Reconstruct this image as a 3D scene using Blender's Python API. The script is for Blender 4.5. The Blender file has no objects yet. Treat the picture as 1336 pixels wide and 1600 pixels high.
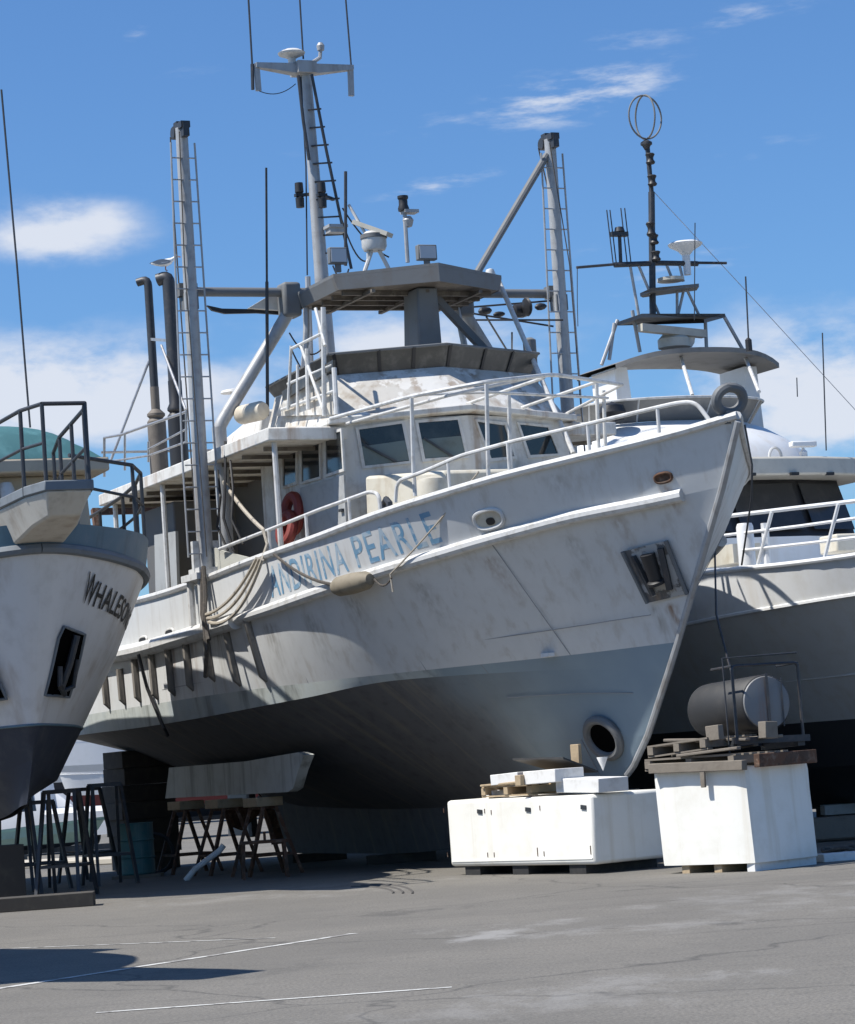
import bpy, bmesh, math, random
from math import sin, cos, tan, atan, atan2, radians, pi, sqrt
from mathutils import Vector, Matrix
random.seed(7)
SC = bpy.context.scene
COL = SC.collection

# ------------------------------------------------------------------ survey of the yard (camera model used to place things at real positions)
F = 4300.0; CX, CY = 668.0, 800.0; EYE = 1.55
PITCH = atan(390 / F); ROLL = radians(4.0)
def ray(px, py):
    a = (px - CX) / F; b = (CY - py) / F
    r = a * cos(ROLL) + b * sin(ROLL); u = -a * sin(ROLL) + b * cos(ROLL)
    return (r, cos(PITCH) - u * sin(PITCH), sin(PITCH) + u * cos(PITCH))
def ground(px, py, z=0.0):
    r = ray(px, py); t = (z - EYE) / r[2]; return Vector((r[0] * t, r[1] * t, z))
def atY(px, py, Y):
    r = ray(px, py); t = Y / r[1]; return Vector((r[0] * t, Y, EYE + r[2] * t))

class Frame:
    """a vessel's own axes: x forward, y to port, z up, origin under its stem head"""
    def __init__(s, bx, by, head):
        s.bx, s.by, s.h = bx, by, head
        s.f = (sin(head), -cos(head)); s.l = (cos(head), sin(head))
    def toL(s, p):
        dx, dy = p[0] - s.bx, p[1] - s.by
        return Vector((dx * s.f[0] + dy * s.f[1], dx * s.l[0] + dy * s.l[1], p[2]))
    def toW(s, p):
        return Vector((s.bx + p[0] * s.f[0] + p[1] * s.l[0], s.by + p[0] * s.f[1] + p[1] * s.l[1], p[2]))
    def y(s, px, py, yl):
        r = ray(px, py); ry = r[0] * s.l[0] + r[1] * s.l[1]; t = (yl + s.bx * s.l[0] + s.by * s.l[1]) / ry
        return s.toL((r[0] * t, r[1] * t, EYE + r[2] * t))
    def x(s, px, py, xl):
        r = ray(px, py); rx = r[0] * s.f[0] + r[1] * s.f[1]; t = (xl + s.bx * s.f[0] + s.by * s.f[1]) / rx
        return s.toL((r[0] * t, r[1] * t, EYE + r[2] * t))
    def z(s, px, py, zl):
        g = ground(px, py, zl); return s.toL(g)
    def hb(s, px, py, f, side=-1):
        x = -8.0
        for i in range(60):
            p = s.y(px, py, side * f(-x)); x += .5 * (p[0] - x)
        return s.y(px, py, side * f(-x))
    def plane(s, px, py, p0, n):
        o = s.toL((0, 0, EYE)); r = ray(px, py); d = s.toL((r[0], r[1], EYE + r[2])) - o; d.z = r[2]
        t = (Vector(p0) - o).dot(n) / d.dot(n); return o + d * t
    @property
    def rz(s): return atan2(s.f[1], s.f[0])

def spl(pts):
    """monotone cubic through pts"""
    xs = [p[0] for p in pts]; ys = [p[1] for p in pts]; n = len(pts)
    d = [(ys[i + 1] - ys[i]) / (xs[i + 1] - xs[i]) for i in range(n - 1)]
    m = [d[0]] + [0 if d[i - 1] * d[i] <= 0 else 2 * d[i - 1] * d[i] / (d[i - 1] + d[i]) for i in range(1, n - 1)] + [d[-1]]
    def f(t):
        if t <= xs[0]: return ys[0]
        if t >= xs[-1]: return ys[-1]
        for i in range(n - 1):
            if t <= xs[i + 1]:
                h = xs[i + 1] - xs[i]; k = (t - xs[i]) / h
                return (2*k**3-3*k*k+1)*ys[i] + (k**3-2*k*k+k)*h*m[i] + (-2*k**3+3*k*k)*ys[i+1] + (k**3-k*k)*h*m[i+1]
    return f

# ------------------------------------------------------------------ materials
MATS = {}
def srgb(r, g, b):
    return tuple(((c/255)/12.92 if c/255 <= .04045 else ((c/255+.055)/1.055)**2.4) for c in (r, g, b)) + (1,)
def mat(name, base, rough=.6, metal=0., dirt=None, streak=None, blotch=None, bump=0., bscale=40., spec=.5, worn=None, sdir=(1, 1, .06)):
    """base colour broken by real dirt (fine noise), streaks (stretched down the surface) and blotches; each is (colour, amount, scale)"""
    if name in MATS: return MATS[name]
    m = bpy.data.materials.new(name); m.use_nodes = True; nt = m.node_tree; N = nt.nodes; L = nt.links
    b = N['Principled BSDF']; b.inputs['Roughness'].default_value = rough; b.inputs['Metallic'].default_value = metal
    b.inputs['Specular IOR Level'].default_value = spec
    tc = N.new('ShaderNodeTexCoord'); cur = None
    rgb = N.new('ShaderNodeRGB'); rgb.outputs[0].default_value = base if len(base) == 4 else tuple(base) + (1,); cur = rgb.outputs[0]
    def layer(col, amt, scale, stretch, lo, hi, detail=6):
        nonlocal cur
        mp = N.new('ShaderNodeMapping'); mp.inputs['Scale'].default_value = stretch; L.new(tc.outputs['Object'], mp.inputs[0])
        n = N.new('ShaderNodeTexNoise'); n.inputs['Scale'].default_value = scale; n.inputs['Detail'].default_value = detail; n.inputs['Roughness'].default_value = .62
        L.new(mp.outputs[0], n.inputs['Vector'])
        r = N.new('ShaderNodeMapRange'); r.inputs[1].default_value = lo; r.inputs[2].default_value = hi; r.inputs[3].default_value = 0; r.inputs[4].default_value = amt; r.interpolation_type = 'SMOOTHSTEP'
        L.new(n.outputs['Fac'], r.inputs[0])
        x = N.new('ShaderNodeMix'); x.data_type = 'RGBA'; L.new(r.outputs[0], x.inputs[0]); L.new(cur, x.inputs[6]); x.inputs[7].default_value = col if len(col) == 4 else tuple(col) + (1,)
        cur = x.outputs[2]; return n
    if blotch: layer(blotch[0], blotch[1], blotch[2], (1, 1, 1), .42, .68)
    if dirt: layer(dirt[0], dirt[1], dirt[2], (1, 1, 1), .45, .75, 10)
    if streak: layer(streak[0], streak[1], streak[2], sdir, .5, .72, 4)
    if worn: layer(worn[0], worn[1], worn[2], (1, 1, 1), .5, .56, 8)
    L.new(cur, b.inputs['Base Color'])
    if bump:
        n = N.new('ShaderNodeTexNoise'); n.inputs['Scale'].default_value = bscale; n.inputs['Detail'].default_value = 5
        L.new(tc.outputs['Object'], n.inputs['Vector'])
        bp = N.new('ShaderNodeBump'); bp.inputs['Strength'].default_value = bump; bp.inputs['Distance'].default_value = .02
        L.new(n.outputs['Fac'], bp.inputs['Height']); L.new(bp.outputs[0], b.inputs['Normal'])
    MATS[name] = m; return m
RUST = (.16, .07, .03); GRIME = (.22, .20, .17)
M = dict(
    topside=mat('weathered white topsides', (.56, .57, .57), .5, dirt=((.42, .415, .40), .22, 5), streak=((.36, .335, .30), .45, 5), blotch=((.47, .50, .52), .5, .4), bump=.10, bscale=1.3),
    sunlit_band=mat('pale sunlit hull band', (.44, .47, .45), .7, dirt=((.28, .30, .29), .5, 3), streak=((.14, .15, .14), .8, 2.4), blotch=((.24, .31, .38), .8, .35)),  # pale tone imitates sunlight on the hull above the chine
    cabin=mat('chalky cabin paint', (.60, .59, .56), .6, dirt=((.33, .30, .25), .6, 5), streak=((.28, .19, .12), .65, 4), bump=.05, bscale=6),
    flaked=mat('flaking flybridge paint', (.50, .48, .44), .7, dirt=((.26, .20, .14), .85, 3), streak=((.25, .17, .11), .6, 2.5), worn=((.70, .69, .66), .7, 2.2), bump=.15, bscale=12),
    cream=mat('cream locker paint', (.54, .51, .43), .6, dirt=((.36, .30, .20), .5, 5), streak=((.3, .2, .1), .4, 3)),
    alloy=mat('weathered alloy', (.37, .38, .39), .5, .2, dirt=((.22, .21, .20), .6, 6), streak=((.2, .17, .14), .5, 4)),
    pipe=mat('white pipe rail', (.56, .56, .55), .5, .0, dirt=((.26, .24, .20), .6, 7)),
    strip=mat('worn fender timber', (.20, .185, .165), .8, dirt=((.09, .08, .07), .6, 6)),
    darksteel=mat('dark steel', (.045, .05, .058), .5, .3, dirt=((.12, .10, .09), .5, 8)),
    canopy=mat('grey canopy paint', (.14, .148, .155), .65, dirt=((.12, .11, .10), .6, 4), streak=((.12, .1, .08), .4, 3)),
    under=mat('bare timber underside', (.11, .095, .08), .8, dirt=((.03, .028, .025), .8, 4), worn=((.24, .21, .17), .5, 2)),
    visor=mat('smoked acrylic visor', (.045, .045, .042), .35, dirt=((.16, .15, .13), .6, 5)),
    glass=mat('dark cabin glass', (.012, .015, .018), .08, dirt=((.05, .055, .055), .7, 2), spec=.6),
    rubber=mat('black rubber', (.02, .02, .021), .7, dirt=((.06, .055, .05), .6, 10)),
    black=mat('black fittings', (.018, .018, .02), .5),
    rope=mat('sun bleached rope', (.38, .34, .28), .9, dirt=((.15, .13, .1), .6, 30)),
    darkrope=mat('tarred rope', (.07, .062, .055), .9, dirt=((.2, .17, .13), .5, 30)),
    rust=mat('rusted steel', (.12, .058, .033), .8, .1, dirt=((.30, .24, .19), .6, 9), worn=((.05, .03, .02), .7, 5)),
    timber=mat('grey pallet timber', (.19, .165, .135), .85, dirt=((.12, .10, .08), .6, 6), bump=.2, bscale=30),
    void=mat('dark opening', (.004,.004,.004), 1., spec=0),
    block=mat('timber block', (.40, .31, .20), .85, dirt=((.2, .15, .1), .6, 8), bump=.2, bscale=30),
    darktimber=mat('dark shaded timber', (.05,.045,.04), .9, dirt=((.1,.09,.07),.5,6)),  # dark tone stands for the shadow lying on sleeper and keel blocks
    archgrey=mat('grey arch roof', (.20,.195,.185), .6, dirt=((.10,.095,.09),.6,4)),
    foam=mat('white foam block', (.70, .70, .69), .8, dirt=((.40, .38, .34), .5, 6)),
    bin=mat('white bin gelcoat', (.80, .79, .74), .5, dirt=((.60, .57, .48), .35, 3), streak=((.50, .42, .28), .30, 4), bump=.06, bscale=4),
    red=mat('faded red vinyl', (.20, .03, .022), .55, dirt=((.2, .05, .04), .6, 10)),
    ink=mat('dark blue paint', (.12, .26, .40), .6, blotch=((.28,.40,.50), .7, .9), worn=((.46, .52, .56), .6, 4.5), dirt=((.2, .3, .38), .5, 2)),
    inkblack=mat('black hull lettering', (.012, .012, .013), .5),
    chrome=mat('dull steel tube', (.42, .42, .42), .4, .6, dirt=((.15, .12, .1), .6, 9)),
    lwhite=mat('left boat white gelcoat', (.66, .65, .64), .4, dirt=((.45, .43, .40), .5, 2.5), streak=((.35, .27, .2), .45, 2.2), bump=.04, bscale=2),
    lblue=mat('left boat slate blue band', (.085, .155, .205), .5, dirt=((.16, .2, .23), .6, 3), streak=((.05, .08, .1), .5, 3)),
    lkeel=mat('left boat dark antifouling', (.025, .032, .05), .7, dirt=((.07, .075, .08), .6, 3)),
    teal=mat('teal canvas roof', (.04, .135, .15), .75, dirt=((.1, .25, .27), .6, 3)),
    beige=mat('beige deckhouse', (.45, .39, .30), .6, dirt=((.3, .26, .2), .5, 4)),
    pulpit=mat('pulpit paint', (.55, .52, .46), .6, dirt=((.3, .27, .22), .6, 4), streak=((.3, .22, .15), .4, 3)),
    slate=mat('slate deck edge', (.16, .18, .20), .6, dirt=((.08, .085, .09), .6, 4)),
    rwhite=mat('right boat white gelcoat', (.70, .71, .715), .35, dirt=((.55, .53, .48), .35, 3), streak=((.5, .42, .3), .25, 2.5), bump=.02, bscale=2),
    rkeel=mat('right boat dark antifouling', (.055, .057, .064), .7, dirt=((.06, .06, .06), .6, 3)),
    rbrow=mat('grey beige brow', (.48, .46, .40), .5, dirt=((.3, .28, .24), .5, 4)),
    clear=mat('smoky plastic screen', (.17, .17, .165), .25, dirt=((.3, .29, .27), .6, 3)),
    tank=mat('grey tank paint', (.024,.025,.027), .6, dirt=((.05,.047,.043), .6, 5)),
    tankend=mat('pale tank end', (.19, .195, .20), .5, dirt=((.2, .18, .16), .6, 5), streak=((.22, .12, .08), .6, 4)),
    drum=mat('blue green drum', (.05, .17, .18), .5, dirt=((.16, .2, .18), .6, 6), streak=((.3, .35, .33), .5, 5)),
    carwhite=mat('white car paint', (.75, .75, .75), .3, dirt=((.6, .6, .58), .3, 3)),
    carglass=mat('car glass', (.02, .025, .03), .08),
    tyre=mat('tyre', (.02, .02, .02), .8),
    maroon=mat('maroon hull stripe', (.16, .03, .035), .5),
    navy=mat('navy hull', (.02, .03, .05), .5),
    sea=mat('pale green hull', (.30, .45, .40), .6, dirt=((.2, .3, .28), .5, 4)),
    lamp=mat('lamp glass', (.45, .47, .5), .15),
    concrete=mat('pale concrete', (.46, .42, .35), .85, dirt=((.3, .27, .22), .6, 5)),
    shed=mat('shed cladding', (.38, .30, .21), .7, streak=((.25, .18, .12), .5, 3)),
    gull=mat('white feathers', (.75, .75, .74), .8), gullgrey=mat('grey feathers', (.30, .31, .33), .8), beak=mat('orange beak', (.5, .16, .03), .5),
    linepaint=mat('worn white road paint', (.52, .52, .50), .85, worn=((.20, .19, .18), .9, 4), dirt=((.25, .24, .22), .6, 12)),
)

def shade_graded_paint(name, base, lo, hi, streak, sdir=(1, 1, .06)):  # lengthwise blend that puts light and shade into the hull colour
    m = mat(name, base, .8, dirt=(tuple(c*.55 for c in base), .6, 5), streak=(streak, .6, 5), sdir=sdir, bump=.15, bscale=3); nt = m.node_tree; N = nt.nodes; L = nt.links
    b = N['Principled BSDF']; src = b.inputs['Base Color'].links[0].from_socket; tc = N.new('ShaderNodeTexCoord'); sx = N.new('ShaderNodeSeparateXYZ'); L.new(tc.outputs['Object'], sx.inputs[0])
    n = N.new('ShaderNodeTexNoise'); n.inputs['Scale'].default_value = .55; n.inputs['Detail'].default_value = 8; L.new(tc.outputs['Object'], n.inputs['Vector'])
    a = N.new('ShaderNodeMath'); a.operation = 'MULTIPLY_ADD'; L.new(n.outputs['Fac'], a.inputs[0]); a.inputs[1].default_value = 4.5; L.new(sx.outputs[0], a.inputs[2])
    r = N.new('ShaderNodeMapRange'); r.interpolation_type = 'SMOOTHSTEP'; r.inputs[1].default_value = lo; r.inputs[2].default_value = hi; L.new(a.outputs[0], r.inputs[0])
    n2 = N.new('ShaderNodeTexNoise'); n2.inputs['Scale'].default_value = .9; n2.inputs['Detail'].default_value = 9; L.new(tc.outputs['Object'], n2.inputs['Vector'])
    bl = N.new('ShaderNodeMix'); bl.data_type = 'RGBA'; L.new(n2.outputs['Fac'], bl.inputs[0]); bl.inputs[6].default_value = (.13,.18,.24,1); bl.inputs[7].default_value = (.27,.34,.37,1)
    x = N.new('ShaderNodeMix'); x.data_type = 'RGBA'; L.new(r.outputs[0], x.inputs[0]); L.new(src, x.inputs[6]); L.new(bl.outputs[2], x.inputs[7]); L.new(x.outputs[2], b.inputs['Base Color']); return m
M['shaded_antifoul'] = shade_graded_paint('bottom paint darkened for shade', (.11,.114,.122), -5.0, -1.0, (.20,.18,.145), (1, .07, .07))  # deep shade aft painted dark, easing to blue-grey at the bow
M['sunlit_band'] = shade_graded_paint('pale sunlit hull band', (.44,.47,.45), -3.9, -3.0, (.15,.16,.15))  # sun on the band painted pale aft, blue-grey toward the shaded bow
# ------------------------------------------------------------------ mesh builder
class MB:
    def __init__(s): s.v = []; s.f = []; s.mi = []
    def add(s, vs, fs, mi=0):
        o = len(s.v); s.v += [Vector(v) for v in vs]
        for f in fs: s.f.append([i + o for i in f]); s.mi.append(mi)
        return s
    def box(s, c, d, R=None, mi=0):
        vs = []
        for i in (-1, 1):
            for j in (-1, 1):
                for k in (-1, 1):
                    p = Vector((i * d[0] / 2, j * d[1] / 2, k * d[2] / 2))
                    if R is not None: p = R @ p
                    vs.append(Vector(c) + p)
        return s.add(vs, [(0,1,3,2),(4,6,7,5),(0,4,5,1),(2,3,7,6),(0,2,6,4),(1,5,7,3)], mi)
    def bar(s, p, q, w, h=None, up=(0, 0, 1), mi=0):
        """rectangular beam p to q, w across and h up"""
        p, q = Vector(p), Vector(q); h = h or w; d = (q - p); L = d.length; d.normalize(); up = Vector(up)
        if abs(d.dot(up)) > .98: up = Vector((1, 0, 0))
        sx = d.cross(up).normalized(); uz = sx.cross(d)
        vs = [b + sx * (i * w / 2) + uz * (j * h / 2) for b in (p, q) for i, j in ((-1,-1),(1,-1),(1,1),(-1,1))]
        return s.add(vs, [(3,2,1,0),(4,5,6,7),(0,1,5,4),(1,2,6,5),(2,3,7,6),(3,0,4,7)], mi)
    def tube(s, pts, r, n=8, r2=None, mi=0, closed=False):
        pts = [Vector(p) for p in pts]; m = len(pts); vs = []; fs = []; prev = None
        for i, p in enumerate(pts):
            if closed: d = pts[(i + 1) % m] - pts[i - 1]
            else: d = pts[min(i + 1, m - 1)] - pts[max(i - 1, 0)]
            d.normalize()
            if prev is None:
                a = Vector((0, 0, 1)) if abs(d.z) < .9 else Vector((1, 0, 0)); a = (a - d * a.dot(d)).normalized()
            else: a = (prev - d * prev.dot(d)).normalized()
            prev = a; b = d.cross(a); rr = r if r2 is None else r + (r2 - r) * i / (m - 1)
            vs += [p + (a * cos(2*pi*k/n) + b * sin(2*pi*k/n)) * rr for k in range(n)]
        for i in range(m if closed else m - 1):
            j = (i + 1) % m
            for k in range(n): fs.append((i*n+k, i*n+(k+1)%n, j*n+(k+1)%n, j*n+k))
        if not closed: fs += [tuple(range(n))[::-1], tuple((m-1)*n + k for k in range(n))]
        return s.add(vs, fs, mi)
    def lathe(s, o, prof, n=20, axis=(0, 0, 1), mi=0):
        """prof: (radius, height along axis)"""
        o = Vector(o); ax = Vector(axis).normalized(); a = Vector((1, 0, 0)) if abs(ax.x) < .9 else Vector((0, 1, 0)); a = (a - ax * a.dot(ax)).normalized(); b = ax.cross(a)
        vs = []; fs = []; m = len(prof)
        for r, h in prof: vs += [o + ax * h + (a * cos(2*pi*k/n) + b * sin(2*pi*k/n)) * max(r, 1e-4) for k in range(n)]
        for i in range(m - 1):
            for k in range(n): fs.append((i*n+k, i*n+(k+1)%n, (i+1)*n+(k+1)%n, (i+1)*n+k))
        fs += [tuple(range(n))[::-1], tuple((m-1)*n + k for k in range(n))]
        return s.add(vs, fs, mi)
    def slab(s, poly, dv, mi=0):
        """polygon pushed by dv"""
        n = len(poly); dv = Vector(dv); vs = [Vector(p) for p in poly] + [Vector(p) + dv for p in poly]
        return s.add(vs, [tuple(range(n))[::-1], tuple(range(n, 2*n))] + [(i, (i+1)%n, n+(i+1)%n, n+i) for i in range(n)], mi)
    def skin(s, a, b, mi=0, close=True, caps=True):
        """two rings of equal length joined"""
        n = len(a); fs = [(i, (i+1)%n, n+(i+1)%n, n+i) for i in range(n if close else n-1)]
        if caps: fs += [tuple(range(n))[::-1], tuple(range(n, 2*n))]
        return s.add(list(a) + list(b), fs, mi)
    def grid(s, rows, mi=0, flip=False):
        n = len(rows[0]); vs = [p for r in rows for p in r]
        fs = [(i*n+j, i*n+j+1, (i+1)*n+j+1, (i+1)*n+j) for i in range(len(rows)-1) for j in range(n-1)]
        if flip: fs = [f[::-1] for f in fs]
        return s.add(vs, fs, mi)
    def build(s, name, m, parent=None, bevel=0., ang=35., loc=None, fixn=True):
        me = bpy.data.meshes.new(name); me.from_pydata([tuple(v) for v in s.v], [], s.f)
        ms = m if isinstance(m, (list, tuple)) else [m]
        for k in ms: me.materials.append(M[k] if isinstance(k, str) else k)
        for p, i in zip(me.polygons, s.mi): p.material_index = i
        bm = bmesh.new(); bm.from_mesh(me)
        if fixn: bmesh.ops.recalc_face_normals(bm, faces=bm.faces)
        bm.to_mesh(me); bm.free()
        me.shade_smooth(); me.set_sharp_from_angle(angle=radians(ang)); me.update()
        o = bpy.data.objects.new(name, me); COL.objects.link(o)
        if parent: o.parent = parent
        if loc is not None: o.location = loc
        if bevel:
            b = o.modifiers.new('bevel', 'BEVEL'); b.width = bevel; b.segments = 2; b.limit_method = 'ANGLE'; b.angle_limit = radians(40); b.harden_normals = False
        return o
def tag(o, label=None, cat=None, group=None, kind=None):
    if label: o['label'] = label
    if cat: o['category'] = cat
    if group: o['group'] = group
    if kind: o['kind'] = kind
    return o
def empty(name, loc, rz=0., label=None, cat=None, group=None):
    o = bpy.data.objects.new(name, None); COL.objects.link(o); o.location = loc; o.rotation_euler = (0, 0, rz); o.empty_display_size = .3
    return tag(o, label, cat, group)
def root(name, fr, label, cat, group=None): return empty(name, (fr.bx, fr.by, 0), fr.rz, label, cat, group)
def copy_tree(o, parent=None):
    c = o.copy(); COL.objects.link(c)
    if parent: c.parent = parent
    for ch in list(o.children): copy_tree(ch, c)
    return c
def V(*a): return Vector(a)
def lerp(a, b, k): return a + (b - a) * k
def sag(p, q, d, n=12):
    p, q = Vector(p), Vector(q)
    return [p.lerp(q, i/n) - Vector((0, 0, d * 4 * (i/n) * (1 - i/n))) for i in range(n + 1)]
def rnd(pts, r=.12, n=4):
    """round the corners of a polyline"""
    pts = [Vector(p) for p in pts]; out = [pts[0]]
    for a, b, c in zip(pts, pts[1:], pts[2:]):
        k1 = min(r, (a-b).length*.45); k2 = min(r, (c-b).length*.45)
        p = b + (a-b).normalized()*k1; q = b + (c-b).normalized()*k2
        for i in range(n + 1):
            t = i/n; out.append(p*(1-t)**2 + b*2*t*(1-t) + q*t*t)
    return out + [pts[-1]]
def one(fn, name, m, parent=None, **k):
    b = MB(); fn(b); return b.build(name, m, parent, **k)
def tubes(name, m, parent, paths, r, n=8):
    b = MB()
    for p in paths: b.tube(p, r, n)
    return b.build(name, m, parent)

# ------------------------------------------------------------------ hulls
class Hull:
    """levels: each (stem t, y(t), z(t)) from the sheer down; t runs aft from the stem head; starboard is -y"""
    def __init__(s, levels, length, ns=70, pw=1.7):
        s.lv, s.L, s.ns, s.pw = levels, length, ns, pw
    def pt(s, j, t, side):
        t0, fy, fz = s.lv[j]; t = max(t, t0); return V(-t, side * fy(t), fz(t))
    def at(s, j0, j1, t, k, side=-1, off=0.):
        p = s.pt(j0, t, side).lerp(s.pt(j1, t, side), k)
        e = .05; dx = s.pt(j0, t+e, side).lerp(s.pt(j1, t+e, side), k) - s.pt(j0, t-e, side).lerp(s.pt(j1, t-e, side), k)
        dz = s.pt(j1, t, side) - s.pt(j0, t, side); n = dx.cross(dz).normalized()
        if n.y * side < 0: n = -n
        return p + n * off
    def ring(s, j, side, n=None):
        t0 = s.lv[j][0]; n = n or s.ns
        return [s.pt(j, t0 + (s.L - t0) * (i/n) ** s.pw, side) for i in range(n + 1)]
    def shell(s, mb, a, b, mi=0, sub=3):
        for side in (-1, 1):
            for j in range(a, b):
                r0, r1 = s.ring(j, side), s.ring(j + 1, side)
                rows = [[p.lerp(q, k/sub) for k in range(sub + 1)] for p, q in zip(r0, r1)]
                mb.grid(rows, mi, flip=(side > 0))
    def transom(s, mb, a, b, mi=0):
        l = [s.pt(j, s.L, -1) for j in range(a, b + 1)]; r = [s.pt(j, s.L, 1) for j in range(a, b + 1)]
        mb.grid([l, r], mi)

# ================================================================== MAIN VESSEL
p0 = atY(1152, 652, 33.6)
A = Frame(p0.x, p0.y, radians(24))
hbS = spl([(0,0),(.06,.05),(.3,.20),(1,.64),(2,1.28),(3,1.9),(4,2.28),(6,2.8),(8,3.1),(10,3.25),(16,3.25),(19.5,3.1)])
zS = spl([(0,5.52),(.8,5.40),(2,5.27),(3.4,5.12),(5,4.98),(7,4.79),(8.5,4.70),(10.6,4.59),(13.4,4.53),(19.5,4.55)])
hbR = spl([(.5,0),(.6,.06),(1,.32),(2,.93),(3,1.49),(4,1.96),(6,2.62),(8,3.02),(10,3.22),(16,3.23),(19.5,3.1)])
zR = spl([(.5,4.70),(1.34,4.62),(2.25,4.56),(3.3,4.44),(4.4,4.31),(5.7,4.18),(6.7,4.08),(8.5,3.92),(9.5,3.86),(11.7,3.79),(14.4,3.73),(19.5,3.75)])
hbP = spl([(1.95,0),(2.1,.07),(3,.44),(4,.90),(6,1.85),(8,2.62),(10,3.06),(12,3.18),(16,3.2),(19.5,3.08)])
zP = spl([(1.95,2.86),(4,2.83),(20,2.79)])
hbC = spl([(2.25,0),(2.4,.08),(3,.32),(4,.78),(6,1.76),(8,2.56),(10,3.01),(12,3.14),(16,3.17),(19.5,3.05)])
_c = [A.hb(*p, hbC) for p in ((620,1063),(480,1090),(380,1109),(300,1124),(210,1138),(130,1148))]
zC = spl([(2.25,2.50),(4,2.66)] + [(-p.x, p.z) for p in _c] + [(21, _c[-1].z)])
print('chine', [(round(-p.x,2), round(p.z,2)) for p in _c])
hbB = spl([(2.95,0),(3.1,.06),(4,.30),(6,.78),(8,1.22),(10,1.6),(14,1.9),(19.5,1.8)])
zB = spl([(2.95,1.70),(4,1.72),(6,1.70),(10,1.62),(16,1.72),(19.5,2.1)])
hbG = spl([(3.4,0),(3.55,.05),(6,.18),(10,.28),(19.5,.22)])
zG = spl([(3.4,1.32),(4.5,1.15),(6,.98),(10,.85),(15,.95),(19.5,1.75)])
hbK = spl([(3.62,0),(3.8,.04),(6,.12),(19.5,.12)])
zK = spl([(3.62,1.2),(4.5,.85),(6,.62),(8,.3),(12,.14),(16.2,.14),(16.8,.9),(19.5,1.7)])
HA = Hull([(0,hbS,zS),(.5,hbR,zR),(1.95,hbP,zP),(2.25,hbC,zC),(2.95,hbB,zB),(3.4,hbG,zG),(3.62,hbK,zK)], 19.5, 90, 1.6)
boat = root('fishing_boat', A, 'big weathered white and grey trawler with pale blue lettering and two ladder masts', 'boat', None)

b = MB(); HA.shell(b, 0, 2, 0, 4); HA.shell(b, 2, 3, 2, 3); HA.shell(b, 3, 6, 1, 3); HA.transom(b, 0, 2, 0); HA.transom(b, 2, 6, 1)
hull = b.build('hull', ['topside', 'shaded_antifoul', 'sunlit_band'], boat, ang=30, fixn=False)
# deck a little below the bulwark top
b = MB(); b.grid([[p + V(-.06, .06 if p.y else 0, .04) for p in HA.ring(1, -1)], [p + V(-.06, -.06 if p.y else 0, .04) for p in HA.ring(1, 1)]])
b.build('deck', 'cream', boat)
b = MB()
for side in (-1, 1):
    b.tube([p + V(0, 0, .0) for p in HA.ring(0, side, 60)], .055, 8)
b.build('cap_rail', 'pipe', boat)
# rubbing strakes: forward half round and the heavier one aft
for side in (-1, 1):
    ts = [lerp(.95 if side < 0 else 4.2, 9.55, i / 50) for i in range(51)]
    b = MB(); b.tube([HA.pt(1, t, side) + V(0, side*.03, 0) for t in ts], .085, 10); b.build('rubbing_strake', 'pipe', boat)
    ts = [9.5 + 9.9 * i / 30 for i in range(31)]
    b = MB(); b.tube([HA.pt(1, t, side) + V(0, side*.06, -.02) for t in ts], .13, 10); b.build('rubbing_strake', 'pipe', boat)
# vertical half round fender strips under the aft strake
for px, y0, y1 in ((388,965,1066),(355,975,1072),(324,982,1064),(293,1000,1078),(265,1006,1086),(239,1014,1092),(213,1030,1096),(190,1045,1100),(166,1056,1106)):
    p = A.hb(px, y0, hbR); ze = A.hb(px - 6, y1, hbP).z; kk = (zR(-p.x) - ze)/(zR(-p.x) - zP(-p.x)); ye = -lerp(hbR(-p.x), hbP(-p.x), kk)
    b = MB(); b.tube([V(p.x, p.y - .04, p.z), V(p.x, ye - .05, ze + .06), V(p.x, ye + .03, ze)], .062, 8)
    b.build('fender_strip', 'strip', hull)
# plate seams
b = MB()
for t, j0, j1 in ((3.6,1,2),(5.9,1,2),(8.2,1,2),(11,1,2),(14,1,2),(5,2,4),(4.2,4,5)):
    for side in (-1, 1):
        b.tube([HA.at(j0, j1 if j1 - j0 == 1 else j0 + 1, t, k/8, side, .001) for k in range(9)], .006, 4)
b.tube([HA.at(1, 2, 2.1 + .45*i, .78, -1, 0) for i in range(26)], .006, 4)
b.tube([HA.at(3, 4, 2.9 + .3*i, .35, -1, 0) for i in range(8)], .006, 4)
b.build('weld_seam', mat('weld seam', (.27,.28,.29), .7), hull)
# stem bar and stem head ring
b = MB(); b.tube([V(.015-0, 0, 5.45)] + [V(-HA.lv[j][0] + .012, 0, HA.lv[j][2](0)) for j in range(1, 7)], .045, 8); b.build('stem_bar', 'alloy', boat)
c = A.y(1140, 625, 0); b = MB()
pts = [c + V(cos(a)*.05, sin(a)*.19, 0) + V(0, 0, cos(a)*.15) for a in [2*pi*i/24 for i in range(24)]]
b.tube(pts, .065, 10, closed=True); b.box(c + V(-.02, 0, -.22), (.16, .18, .16)); b.build('bow_fairlead', 'canopy', boat)
b = MB(); b.tube([V(.03,.08,5.4), V(.06,.12,4.9), V(.02,.1,4.5), V(-.35,.1,3.7)], .012, 6); b.build('bow_wire', 'black', boat)

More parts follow.
